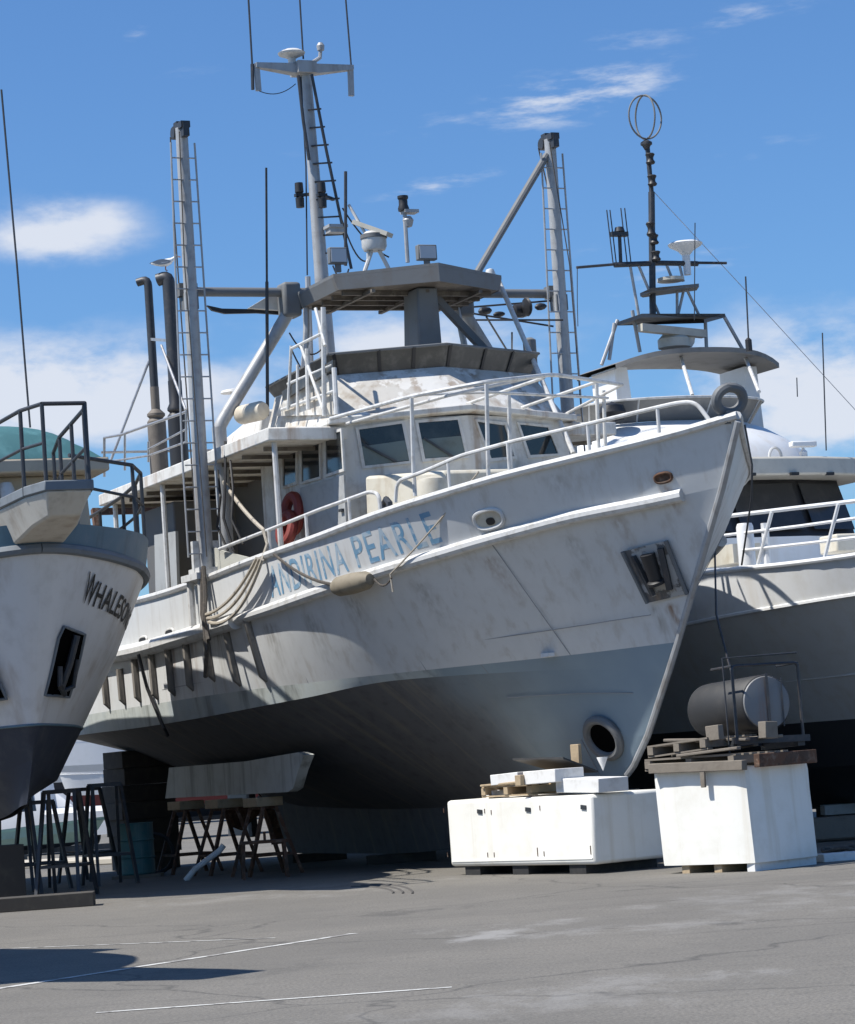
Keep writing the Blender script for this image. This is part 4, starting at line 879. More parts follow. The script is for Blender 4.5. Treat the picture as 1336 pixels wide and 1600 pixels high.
# anchor pockets, with stowed anchors
for side, quad in ((1, ((98,980),(131,990),(106,1090),(68,1086))), (-1, ((-22,1000),(0,1062),(10,1092),(-30,1094)))):
    tk = []
    for px, py in quad:
        e, j, t, k = min((lambda h: (h[0], j, h[1], h[2]))(on_hull(px, py, j, j+1, side, HL, Cf, True)) for j in (1, 2))
        tk.append((t, j + k))
    def pk_(u, v, off):
        t = lerp(lerp(tk[0][0], tk[1][0], u), lerp(tk[3][0], tk[2][0], u), v); q = lerp(lerp(tk[0][1], tk[1][1], u), lerp(tk[3][1], tk[2][1], u), v)
        j = 1 if q < 2 else 2; return HL.at(j, j+1, t, min(q - j, 1), side, off)
    rows = [[pk_(u/8, v/8, .018) for u in range(9)] for v in range(9)]
    ap = one(lambda b: b.grid(rows), 'anchor_pocket', 'void', lboat, ang=80)
    one(lambda b: b.tube([pk_(u, v, .02) for u, v in [(i/6,0) for i in range(6)] + [(1,i/6) for i in range(6)] + [(1-i/6,1) for i in range(6)] + [(0,1-i/6) for i in range(6)]], .022, 6, closed=True), 'pocket_rim', 'slate', ap)
    one(lambda b: (b.tube([pk_(.55, .05, .06), pk_(.5, .5, .10), pk_(.45, .9, .07)], .05, 8), b.tube([pk_(.25, .55, .05), pk_(.3, .8, .12), pk_(.6, .95, .07)], .04, 8), b.tube([pk_(.8, .4, .05), pk_(.72, .8, .12), pk_(.5, .92, .06)], .035, 8)), 'stowed_anchor', 'darksteel', ap)
# lettering on the port bow
def ltxt():
    vs, fs = text_mesh('WHALESONG', weight=.014, shear=.05, spacing=1.08)
    x0 = min(v.x for v in vs); x1 = max(v.x for v in vs); y1 = max(v.y for v in vs)
    cs = [on_hull(px, py, 1, 2, 1, HL, Cf) for px, py in ((140,893),(128,942),(204,948),(194,978))]
    print('L text', cs)
    b = MB(); out = []; span = .86
    for v in vs:
        k = (v.x - x0)/(x1 - x0)/span; hk = (v.y/y1)*(1 if v.x < x0 + .85 else .84)
        t0_, k0_ = lerp(cs[1][0], cs[0][0], hk), lerp(cs[1][1], cs[0][1], hk); t1_, k1_ = lerp(cs[3][0], cs[2][0], hk), lerp(cs[3][1], cs[2][1], hk)
        e = k**1.25 if k > 0 else 0
        out.append(HL.at(1, 2, lerp(t0_, t1_, e), min(.97, lerp(k0_, k1_, k)), 1, .015))
    b.add(out, fs); return b.build('name_lettering', 'inkblack', lh, ang=180)
ltxt()
# deckhouse with teal roof
def D(px, py, y=-1.2): return Cf.y(px, py, y)
wx = -3.1
print('L house', LX(95,745,wx), LX(0,745,wx), LX(95,720,wx), LX(60,675,wx), LX(50,760,wx))
one(lambda b: b.skin([V(wx,-1.6,4.6), V(wx,1.55,4.6), V(wx-4,1.7,4.6), V(wx-4,-1.7,4.6)], [V(wx-.15,-1.55,6.05), V(wx-.15,1.5,6.05), V(wx-4,1.6,6.05), V(wx-4,-1.6,6.05)]), 'wheelhouse', 'beige', lboat, bevel=.03)
lw = lboat.children[-1]
for y0, y1 in ((-1.4,-.5),(-.4,.45),(.55,1.35)):
    n = V(1,0,.1).normalized(); window([V(wx+.0-.075,y0,5.2), V(wx-.075,y1,5.2), V(wx-.14,y1,5.82), V(wx-.14,y0,5.82)], n, lw, frm='slate')
one(lambda b: b.slab([V(wx+.3,-1.8,6.05), V(wx+.3,1.75,6.05), V(wx-4.2,1.85,6.05), V(wx-4.2,-1.85,6.05)], (0,0,.2)), 'roof_edge', 'beige', lboat, bevel=.03)
rows = []
for x in (wx+.28, wx+.05, wx-.3, wx-2, wx-4.1):
    k = {wx+.28:0, wx+.05:.62, wx-.3:.9, wx-2:1, wx-4.1:.95}[x]
    rows.append([V(x, 1.75*s/8*(1 if abs(s) < 8 else 1), 6.25 + .62*k*(1 - abs(s/8)**3.2)) for s in range(-8, 9)])
b = MB(); b.grid(rows); b.build('canvas_roof', 'teal', lboat, ang=60)
one(lambda b: b.tube([LX(47,668,-3.6), LX(26,410,-3.6), LX(2,140,-3.6)], .016, 5), 'whip_antenna', 'darksteel', lboat)
for px0 in (20,):
    one(lambda b: b.lathe(LX(10,765,-3.0), [(.1,-.25),(.12,0),(.08,.1)], 12), 'windlass', 'pipe', lboat)
# unseen boat copy added beyond the left edge to cast the foreground shadow
shadow_boat = copy_tree(lboat)
for o_ in list(shadow_boat.children):
    if o_.name.split('.')[0] in ('pulpit_rail', 'bow_rail', 'whip_antenna'): bpy.data.objects.remove(o_)
shadow_boat = shadow_boat; shadow_boat.location = (-6.25, 21.9, 0); shadow_boat.rotation_euler = (0, 0, Cf.rz + radians(24))
shadow_boat['label'] = 'unseen boat copy added outside the left edge to cast a shadow on the asphalt'

# ================================================================== ROPES, FENDER, LIFEBUOY hung on the trawler
def AW(p): return A.toW(p)
def hull_pt(px, py, off=.06, f=hbS):
    x = -6.0
    for i in range(80):
        p = A.y(px, py, -(f(max(-x,.05)) + off)); x += .5*(p.x - x)
    return p
def rope(name, paths, r, m, label, cat, group=None):
    b = MB()
    for p in paths: b.tube([AW(v) for v in p], r, 6)
    return tag(b.build(name, m), label, cat, group)
H1 = [hull_pt(x, y) for x, y in ((405,880),(420,862),(398,890))]
loops = []
for (x0, y0), (x1, y1), d in (((405,872),(326,960),.28),((410,872),(328,966),.40),((414,874),(330,972),.55)):
    p, q = hull_pt(x0, y0, .1), hull_pt(x1, y1, .14); loops.append([v + V(0,-.04*i,0) for i, v in enumerate(sag(p, q, d*.55, 12)) for i in (1,)])
rope('mooring_rope', loops, .026, 'rope', 'pale rope hanging in three loops below the side rail near the ladder mast', 'rope', 'ropes on the trawler')
rope('mooring_rope', [sag(hull_pt(428,866,.08), hull_pt(530,914,.16,hbR), .10, 10)], .024, 'darkrope', 'thick dark rope running down across the blue name lettering to the fender', 'rope', 'ropes on the trawler')
rope('mooring_rope', [sag(bulw(748,737), hull_pt(610,897,.14,hbR), .04, 8) + [hull_pt(614,925,.14,hbR)]], .014, 'rope', 'thin straight line from the bow rail down to the strake, crossing the name', 'rope', 'ropes on the trawler')
rope('mooring_rope', [sag(V(-11.05,-2.75,6.1), hull_pt(412,828,-.05), .06, 8) + [hull_pt(418,850,-.05), hull_pt(408,880,.08)]], .03, 'rope', 'pale rope sloping from the gantry post down to the side rail', 'rope', 'ropes on the trawler')
rope('mooring_rope', [[hull_pt(318,885,.1), hull_pt(321,930,.14), hull_pt(319,975,.22), hull_pt(323,1015,.24), hull_pt(321,1058,.20)], [hull_pt(316,890,.1), hull_pt(316,960,.18), hull_pt(326,1000,.22)]], .035, 'darkrope', 'dark knotted rope hanging straight down the side below the ladder mast', 'rope', 'ropes on the trawler')
rope('mooring_rope', [sag(hull_pt(585,905,.12,hbR), hull_pt(612,902,.14,hbR), .1, 6)], .016, 'darkrope', 'short dark slack line beside the fender under the white strake', 'rope', 'ropes on the trawler')
rope('hull_shadow_line', [[hull_pt(216,1022,.2,hbR), hull_pt(230,1075,.1,hbP), hull_pt(256,1138,.03,hbC), AW(V(0,0,0)) * 0 + hull_pt(262,1150,-.05,hbC)]], .03, 'black', 'dark line imitating a shadow down the trawler side beside the aft scupper to the chine', 'shadow line')  # black tube imitates a rope's shadow on the hull side
# brown fender lying under the strake
p, q = hull_pt(523,918,.16,hbR), hull_pt(580,905,.16,hbR)
b = MB(); d = (AW(q) - AW(p)); L_ = d.length; b.lathe(AW(p), [(0,-.02),(.10,.02),(.14,.12),(.15,L_*.5),(.13,L_-.12),(.08,L_-.02),(0,L_)], 16, d)
tag(b.build('boat_fender', mat('brown fender', (.22,.19,.14), .75, dirt=((.1,.085,.06),.6,6))), 'brown sausage fender lying along the white strake under the name lettering', 'fender')
# red lifebuoys by the wheelhouse door
def buoy(px, py, y_, r, tilt, label):
    c = A.y(px, py, y_); ax = V(.35, -1, tilt).normalized(); u = ax.cross(V(0,0,1)).normalized(); w = u.cross(ax)
    b = MB(); b.tube([AW(c + u*cos(a)*r*.62 + w*sin(a)*r) for a in [2*pi*i/24 for i in range(24)]], .085, 10, closed=True)
    o = b.build('lifebuoy', 'red'); tag(o, label, 'lifebuoy', 'red lifebuoys on the side deck')
    return o
buoy(457, 803, -2.05, .27, .1, 'red lifebuoy hanging upright beside the grey wheelhouse door')
buoy(448, 826, -2.2, .22, .3, 'lower red lifebuoy behind the upright one on the side deck')

# ---------------------------------------------------------------- gull on the taller exhaust
tp = A.toW(A.x(262, 428, -16.3)); gz = tp.z + .055
gl = empty('seagull', (tp.x - .03, tp.y, gz), radians(20), 'small grey and white seagull perched on the thicker exhaust pipe', 'bird')
b = MB()
prof = [(-.26,.012,.0),(-.18,.035,.0),(-.08,.062,.01),(.03,.07,.02),(.11,.055,.05),(.15,.036,.085),(.175,.034,.11),(.20,.036,.125),(.225,.028,.13),(.245,.012,.125)]
rows = [[V(x, cos(a)*r*.9, .13 + z + sin(a)*r) for a in [2*pi*i/12 for i in range(13)]] for x, r, z in prof]
b.grid(rows); b.build('body', 'gull', gl, ang=80)
one(lambda b: [b.grid([[V(lerp(.08,-.34,k), s_*(.066 - .03*k), .16 - .02*k + w*(.05*sin(pi*min(1,k*1.1+.1)))) for w in (-1,-.3,.4,1)] for k in [i/8 for i in range(9)]]) for s_ in (-1,1)], 'wing', 'gullgrey', gl)
one(lambda b: b.lathe(V(.24,0,.255), [(.012,0),(.010,.03),(.003,.055)], 8, (1,0,-.15)), 'beak', 'beak', gl)
one(lambda b: [b.tube([V(0,s_*.02,.08), V(.0,s_*.02,.02), V(.03,s_*.025,0)], .006, 5) for s_ in (-1,1)], 'leg', 'beak', gl)

# ================================================================== WHITE BINS, PALLETS, TANK
b0, b1, b2 = ground(705,1368), ground(932,1366), ground(1030,1362)
dx1 = (b0 - b1); Lb = dx1.length; dx1.normalize(); dy1 = V(-dx1.y, dx1.x, 0) if (b2-b1).dot(V(-dx1.y, dx1.x, 0)) > 0 else V(dx1.y, -dx1.x, 0)
z0, z1_ = .12, 1.0; W1 = 1.25
def bx(u, v, z, o=b1): return o + dx1*u + dy1*v + V(0,0,z)
bin1 = empty('insulated_bin', bx(Lb/2, W1/2, 0), 0, 'long low white insulated bin with three dark latches, stacked with pallets and foam', 'bin', 'white insulated bins')
def inb(p): return p - bin1.location
mb = MB(); mb.skin([inb(bx(u, v, z0)) for u, v in ((0,0),(Lb,0),(Lb,W1),(0,W1))], [inb(bx(u, v, z1_ + .01*(u > 1))) for u, v in ((0,0),(Lb,0),(Lb,W1),(0,W1))]); mb.build('tub', 'bin', bin1, bevel=.045)
for u in (.45, 1.7, Lb - .45):
    one(lambda b: b.bar(inb(bx(u, -.0+.05, .06)), inb(bx(u, W1-.05, .06)), .35, .12), 'runner', 'rubber', bin1)
for u in (.15, 1.35, 2.45):
    one(lambda b: b.bar(inb(bx(u-.045,-.006,.84)), inb(bx(u+.06,-.006,.85)), .02, .055), 'latch', 'darksteel', bin1)
one(lambda b: [b.bar(inb(bx(u,-.003,z)), inb(bx(u,-.003,z+.06)), .012, .012) for u, z in ((.08,.25),(.08,.3),(1.08,.24),(1.22,.24),(1.22,.29),(2.2,.24),(2.35,.24),(3.3,.25),(3.32,.85),(1.1,.83),(2.2,.80),(2.35,.82))], 'drain_plug', 'rust', bin1)
one(lambda b: b.bar(inb(bx(.05,-.004,.2)), inb(bx(Lb-.05,-.004,.19)), .012, .02), 'base_rim', 'bin', bin1)

c0_, c1_, c2_ = ground(1035,1366), ground(1182,1362), ground(1283,1350)
ex_ = (c0_ - c1_); ex_l = ex_.length; ex_.normalize(); ey_ = (c2_ - c1_); ey_l = ey_.length; ey_.normalize()
def cx_(u, v, z): return c1_ + ex_*u + ey_*v + V(0,0,z)
bin2 = empty('insulated_bin', cx_(ex_l/2, ey_l/2, 0), 0, 'tall square white insulated bin leaning slightly, topped with a dark tank on pallets', 'bin', 'white insulated bins')
mb = MB(); ring0 = []; N_ = 8
def rndsq(z, grow):
    pts = []
    for (u0, v0), (u1, v1) in (((0,0),(ex_l,0)),((ex_l,0),(ex_l,ey_l)),((ex_l,ey_l),(0,ey_l)),((0,ey_l),(0,0))):
        for i in range(N_):
            k = i/N_; u, v = lerp(u0,u1,k), lerp(v0,v1,k)
            bul = grow*(.012*sin(pi*k) + random.uniform(-.004,.004)); cu, cv = (u-ex_l/2), (v-ey_l/2); l = sqrt(cu*cu+cv*cv)
            ch = .03 if k == 0 else 0
            pts.append(cx_(u + cu/l*(bul-ch) + .05*(z-.1)/1.1, v + cv/l*(bul-ch), z) - bin2.location)
    return pts
rows = [rndsq(z, 1.) for z in (.10,.13,.3,.6,.9,1.15,1.21,1.235)]
b = MB(); b.grid([r + [r[0]] for r in rows]); b.add(rows[-1], [tuple(range(4*N_))]); b.add(rows[0], [tuple(range(4*N_))[::-1]]); b.build('tub', 'bin', bin2, ang=50)
for u in (.1, .6, 1.1): one(lambda b: b.bar(cx_(u, .03, .05) - bin2.location, cx_(u, ey_l-.03, .05) - bin2.location, .12, .1), 'runner', 'foam' if u < .5 else 'block', bin2)

def pallet(o, e, f, w, d, label, h=.14, name='pallet', m='timber', group='wooden pallets on the bins'):
    """o corner, e along boards' cross, f depth"""
    r = empty(name, o + e*w/2 + f*d/2, 0, label, 'pallet', group); q = lambda u, v, z: o + e*u + f*v + V(0,0,z) - r.location
    up = e.cross(f).normalized(); up = up if up.z > 0 else -up
    n = 7
    b = MB()
    for i in range(n):
        v = d*(i+.5)/n; b.bar(q(0,v,0) + up*(h-.012), q(w,v,0) + up*(h-.012), d/n*.72, .022)
    b.build('deck_boards', m, r)
    b = MB()
    for u in (.06, w/2, w-.06): b.bar(q(u,.0,0) + up*(h*.52), q(u,d,0) + up*(h*.52), .09, h*.62)
    b.build('stringers', m, r)
    b = MB()
    for v in (.06, d/2, d-.06): b.bar(q(0,v,0) + up*.012, q(w,v,0) + up*.012, .09, .02)
    b.build('base_boards', m, r); return r
# on the long bin
zt1 = 1.025
pallet(bx(1.35, .06, zt1), (dx1*.97 + dy1*.0).normalized(), dy1, 1.15, 1.1, 'weathered pallet lying on the left part of the long white bin', .15, m='block')
def prop(name, c, d, R, m, label, cat, group=None, bevel=.008):
    b = MB(); b.box((0,0,0), d); o = b.build(name, m, None, bevel=bevel); o.location = c; o.rotation_euler = R; return tag(o, label, cat, group)
az1 = atan2(dx1.y, dx1.x)
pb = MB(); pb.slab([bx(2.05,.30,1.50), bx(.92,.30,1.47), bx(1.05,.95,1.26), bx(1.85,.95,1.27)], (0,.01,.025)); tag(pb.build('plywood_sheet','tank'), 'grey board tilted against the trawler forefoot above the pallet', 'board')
GF = 'foam blocks stacked on the long bin'
prop('foam_block', bx(1.95, .25, 1.26), (.55,.4,.14), (0, radians(2), az1 + .1), 'foam', 'grey faced foam block at the left end of the pallet', 'block', GF)
prop('foam_block', bx(1.0, .18, 1.26), (.75,.45,.17), (0, radians(1), az1 - .05), 'foam', 'long foam block in the middle under the tilted board', 'block', GF)
prop('foam_block', bx(.35, .30, 1.12), (.85,.5,.18), (0, radians(-2), az1 + .05), 'foam', 'foam block lying on the right end of the long bin next to the tall bin', 'block', GF)
prop('foam_block', bx(2.45, .30, 1.06), (.22,.25,.11), (0, 0, az1 - .2), 'foam', 'small white foam offcut beside the left edge of the pallet', 'block', GF)
prop('timber_offcut', bx(1.42, .05, 1.23), (.12,.3,.14), (0, 0, az1 + .05), 'block', 'orange brown timber offcut between the two foam blocks', 'timber', 'timber offcuts')
prop('timber_offcut', bx(1.5, .95, 1.52), (.16,.06,.26), (0, 0, az1 + .1), 'block', 'upright orange brown timber tab above the tilted grey board', 'timber', 'timber offcuts')
cone = MB(); cone.lathe((0,0,0), [(.0,-.12),(.07,.05),(.07,.06),(0,.06)], 12); cn = cone.build('paper_cup', 'foam'); cn.location = bx(.42, .55, 1.40); tag(cn, 'white pointed scrap hanging below the round tunnel opening', 'scrap')
kb = AW(V(-3.9, 0, .95)); prop('keel_block', AW(V(-4.0,0,.5)), (.5,.5,1.0), (0,0,A.rz), 'timber', 'stacked timber under the trawler forefoot behind the long bin', 'keel block', 'keel blocks')
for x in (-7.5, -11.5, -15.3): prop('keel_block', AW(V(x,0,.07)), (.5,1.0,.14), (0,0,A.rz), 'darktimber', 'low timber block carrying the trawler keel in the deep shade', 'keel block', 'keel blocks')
# on the tall bin
e2, f2 = -ex_, ey_
pallet(cx_(ex_l+.12, -.05, 1.25), e2, f2, 1.42, 1.0, 'bottom pallet lying directly on the tall white bin', .15)
pallet(cx_(ex_l+.10, .0, 1.41), (e2 + V(0,0,.06)).normalized(), f2, .95, .95, 'top pallet at the left end, tilted up under the dark tank', .15)
prop('timber_beam', cx_(ex_l/2, -.06, 1.27), (1.45,.1,.12), (0, radians(-1), atan2(ex_.y, ex_.x)), 'timber', 'grey timber beam along the front top edge of the tall bin', 'beam', 'timber beams')
prop('timber_beam', cx_(-.08, ey_l/2, 1.30), (1.05,.09,.16), (0, 0, atan2(ey_.y, ey_.x)), 'rust', 'rust brown beam along the shaded top edge of the tall bin', 'beam', 'timber beams')
prop('timber_offcut', cx_(.62, -.09, 1.14), (.07,.03,.24), (0, 0, atan2(ex_.y, ex_.x)), 'timber', 'short timber tab hanging over the front of the tall bin', 'timber', 'timber offcuts')
prop('timber_offcut', cx_(.55, .1, 1.66), (.2,.1,.18), (0, .05, atan2(ex_.y, ex_.x)), 'timber', 'square timber chock in front of the dark tank', 'timber', 'timber offcuts')
prop('timber_offcut', cx_(-.05, .35, 1.65), (.22,.12,.2), (0, .05, atan2(ey_.y, ey_.x)), 'timber', 'timber chock under the pale end of the tank', 'timber', 'timber offcuts')
for i, (u, v, z, l, w, a, lb) in enumerate(((.9,.35,1.585,1.1,.14,.25,'loose grey plank lying crooked across the pallets left of the tank'),(.25,.65,1.57,.8,.12,-.5,'short loose plank lying askew under the tank on the pallets'),(.55,-.04,1.44,.9,.09,.06,'narrow loose plank along the front edge of the tilted pallet'))):
    prop('loose_plank', cx_(u, v, z), (l, w, .035), (0, radians(3*(i-1)), atan2(ex_.y, ex_.x) + a), 'timber', lb, 'plank', 'loose planks on the tall bin')
prop('loose_plank', bx(1.7, .12, 1.205), (1.5, .12, .03), (0, radians(1.5), az1 + .06), 'block', 'pale loose plank under the foam blocks on the long bin', 'plank', 'loose planks')
# engine cradle and horizontal tank
tk_c = atY(1196, 1098, 33.6); r_t = .345
axd = V(.40, -.915, .03).normalized(); far = tk_c - axd*1.0
tank = empty('fuel_tank', tk_c, 0, 'dark horizontal round tank with pale end, caged in thin rods above the tall bin', 'tank')
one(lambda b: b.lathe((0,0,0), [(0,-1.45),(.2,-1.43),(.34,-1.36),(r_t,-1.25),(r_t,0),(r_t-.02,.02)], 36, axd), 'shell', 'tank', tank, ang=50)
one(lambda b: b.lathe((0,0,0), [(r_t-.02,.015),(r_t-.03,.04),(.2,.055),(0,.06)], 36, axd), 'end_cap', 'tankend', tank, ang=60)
sd = axd.cross(V(0,0,1)).normalized()
one(lambda b: (b.bar(axd*.07 + V(0,0,.36), axd*.07 - V(0,0,.36), .03), b.bar(axd*.07 + V(0,0,.3) - sd*.2, axd*.07 - V(0,0,.3) - sd*.2, .015)), 'end_strap', 'darksteel', tank)
b = MB()
fr_ = [axd*.12 + sd*u + V(0,0,z) for u, z in ((-.42,-.5),(-.42,.46),(.50,.46),(.50,-.5))]; bk_ = [p - axd*.5 for p in fr_]
b.tube(rnd(fr_, .06), .02, 6); b.tube([fr_[1] - axd*0 + V(0,0,.12), fr_[2] + V(0,0,.1) + sd*.12, fr_[3] + sd*.12 - V(0,0,.3)], .012, 6); b.tube([fr_[2], bk_[2]], .015, 6); b.tube([fr_[1], bk_[1]], .015, 6)
b.build('cage', 'darksteel', tank)
one(lambda b: (b.bar(axd*.1 - sd*.5 + V(0,0,-.46), axd*.1 + sd*.55 + V(0,0,-.44), .1, .08), b.bar(-axd*.8 - sd*.45 + V(0,0,-.46), -axd*.8 + sd*.5 + V(0,0,-.44), .1, .08), b.bar(axd*.1 + sd*.5 + V(0,0,-.5), -axd*.8 + sd*.5 + V(0,0,-.5), .1, .1), b.bar(axd*.1 - sd*.4 + V(0,0,-.5), -axd*.8 - sd*.4 + V(0,0,-.5), .1, .1)), 'cradle', 'darksteel', tank)
rp = MB(); rp.tube([atY(1117,860,38), atY(1119,960,36), atY(1125,985,35.5), atY(1137,1030,35), atY(1146,1062,34.4)], .014, 5)
tag(rp.build('hanging_line', 'black'), 'thin dark line hanging from the right boat deck down to the tank', 'line')

# ================================================================== STANDS, DRUM, BENCH
def trestle(cx, cy, rz, h, w, d, m, label, group, name='boat_stand', blk=True):
    r = empty(name, (cx, cy, 0), rz, label, 'boat stand', group)
    for s_ in (-1, 1):
        b = MB(); b.bar((s_*w/2*1.0, -d/2, 0), (s_*w/2*.72, -d*.12, h), .05); b.bar((s_*w/2, d/2, 0), (s_*w/2*.72, d*.12, h), .05); b.bar((s_*w/2*.9, -d*.38, h*.3), (s_*w/2*.9, d*.38, h*.3), .04); b.build('leg_frame', m, r)
    one(lambda b: (b.bar((-w*.38, -d*.12, h), (w*.38, -d*.12, h), .06), b.bar((-w*.38, d*.12, h), (w*.38, d*.12, h), .06)), 'top_bar', m, r)
    for e in (-1, 1): one(lambda b: b.bar((-w*.46, e*d*.38, h*.3), (w*.46, e*d*.38, h*.3), .04), 'cross_bar', m, r)
    if blk: one(lambda b: b.box((0, 0, h + .08), (w*.8, d*.5, .14)), 'timber_block', 'block', r, bevel=.01)
    return r
GS = 'rusty stands under the bilge keel'
for x, lb in ((-14.6, 'rusty trestle stand under the aft end of the bilge keel, nearest the drum'), (-12.7, 'rusty trestle stand under the middle of the bilge keel'), (-10.9, 'rusty trestle stand under the forward end of the bilge keel, beside the low bench')):
    w_ = AW(V(x, -2.5, 0)); trestle(w_.x, w_.y, A.rz + .1, 1.04, .62, .9, 'rust', lb, GS)
c = ground(415, 1372)
bn = empty('work_bench', c, radians(6), 'low steel bench frame standing in shade beside the rusty stands', 'bench')
for sx in (-1, 1):
    for sy in (-1, 1): one(lambda b: b.bar((sx*.33, sy*.25, 0), (sx*.3, sy*.25, .52), .045), 'leg', 'rust', bn)
one(lambda b: b.box((0,0,.54), (.7,.56,.04)), 'bench_top', 'rust', bn); one(lambda b: b.box((.02,-.1,.62), (.04,.04,.14)), 'peg', 'rust', bn)
c = ground(216, 1371)
dm = empty('steel_drum', c, 0, 'worn blue green steel drum standing below the trawler stern', 'drum')
one(lambda b: b.lathe((0,0,.05), [(.27,0),(.29,.02),(.29,.26),(.305,.28),(.29,.30),(.29,.54),(.305,.56),(.29,.58),(.29,.82),(.30,.84),(.27,.84),(.26,.80),(0,.8)], 28), 'drum_shell', 'drum', dm)
one(lambda b: b.box((0,0,.02), (.8,.6,.06)), 'skid', 'timber', dm)
hz = ground(245, 1368); b = MB(); b.tube([hz + V(.30*cos(a), 0.05*sin(a)*0 - .02, .36 + .32*sin(a)) for a in [2*pi*i/24 for i in range(24)]], .035, 8, closed=True)
tag(b.build('hose_coil', 'rubber'), 'black hose coil leaning on the blue green drum', 'hose')
b = MB(); g0 = ground(290, 1376); b.tube([g0, g0 + V(.15,0,.16), g0 + V(.55,.0,.42), g0 + V(.62,0,.5)], .045, 8); tag(b.build('pipe_offcut', 'foam'), 'pale pipe leaning between the rusty stands', 'pipe')
order = ('lowest', 'second', 'third', 'fourth', 'fifth', 'sixth', 'topmost')
for i in range(7):
    w_ = AW(V(-18.1 + random.uniform(-.06,.06), -2.15 + random.uniform(-.06,.06),   .16 + i*.301))
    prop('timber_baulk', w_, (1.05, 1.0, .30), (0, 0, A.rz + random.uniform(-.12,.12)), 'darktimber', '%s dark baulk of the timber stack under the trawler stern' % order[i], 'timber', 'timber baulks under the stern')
# black stands below the left boat
GL = 'dark stands below the left boat'
for px, py, h, rz, lb in ((30,1398,1.45,.2,'dark steel stand at the far left under the left boat'), (105,1402,1.5,-.15,'dark steel stand between its neighbours under the left boat'), (65,1390,1.35,.5,'dark steel stand behind the far left one under the left boat'),(140,1376,1.5,-.4,'dark steel stand set back beside the splayed one under the left boat'),(172,1382,1.55,.4,'dark splayed stand nearest the drum under the left boat')):
    g = ground(px, py); trestle(g.x, g.y, rz, h, .62, .95, 'darksteel', lb, GL, blk=False)
g = ground(70, 1420); prop('timber_sleeper', V(g.x, g.y, .09), (1.3,.5,.18), (0,0,.08), 'darktimber', 'dark flat sleeper lying on the asphalt in front of the left boat stands', 'sleeper', 'sleepers')
# left boat's keel blocks
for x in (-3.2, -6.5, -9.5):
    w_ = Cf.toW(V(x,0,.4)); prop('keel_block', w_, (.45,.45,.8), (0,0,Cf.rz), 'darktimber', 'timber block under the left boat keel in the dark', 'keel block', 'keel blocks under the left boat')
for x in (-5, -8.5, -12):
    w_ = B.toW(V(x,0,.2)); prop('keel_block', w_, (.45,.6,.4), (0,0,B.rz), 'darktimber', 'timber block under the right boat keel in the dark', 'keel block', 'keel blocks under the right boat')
for i, (px, py, w_, lb) in enumerate(((1312,1264,.55,'upper pale crate far under the right boat'),(1312,1288,.55,'lower pale crate far under the right boat'))):
    c = atY(px, py, 44); prop('slatted_crate', c, (w_,.4,.16), (0,0,.05), 'foam', lb, 'crate', 'crates under the right boat')
c = ground(1312, 1345); prop('timber_sleeper', V(c.x, c.y, .05), (.5,.3,.1), (0,0,.2), 'foam', 'pale board lying on the ground beside the tall bin', 'sleeper', 'sleepers')
b = MB(); c = ground(1312, 1333); b.tube([c + V(.22*cos(a), .15*sin(a), .05 + .02*sin(3*a)) for a in [i*.4 for i in range(50)]], .025, 6); tag(b.build('rope_coil', 'darkrope'), 'untidy rope coil on the ground beside the tall bin', 'rope')
b = MB(); c = ground(1330, 1328); b.box((0,0,0),(2.2,.5,.3)); o = b.build('timber_stack','timber'); o.location=(c.x+.6,c.y+3.5,.2); tag(o,'dark timber stack in the shade behind the tall bin','timber','timber stacks')

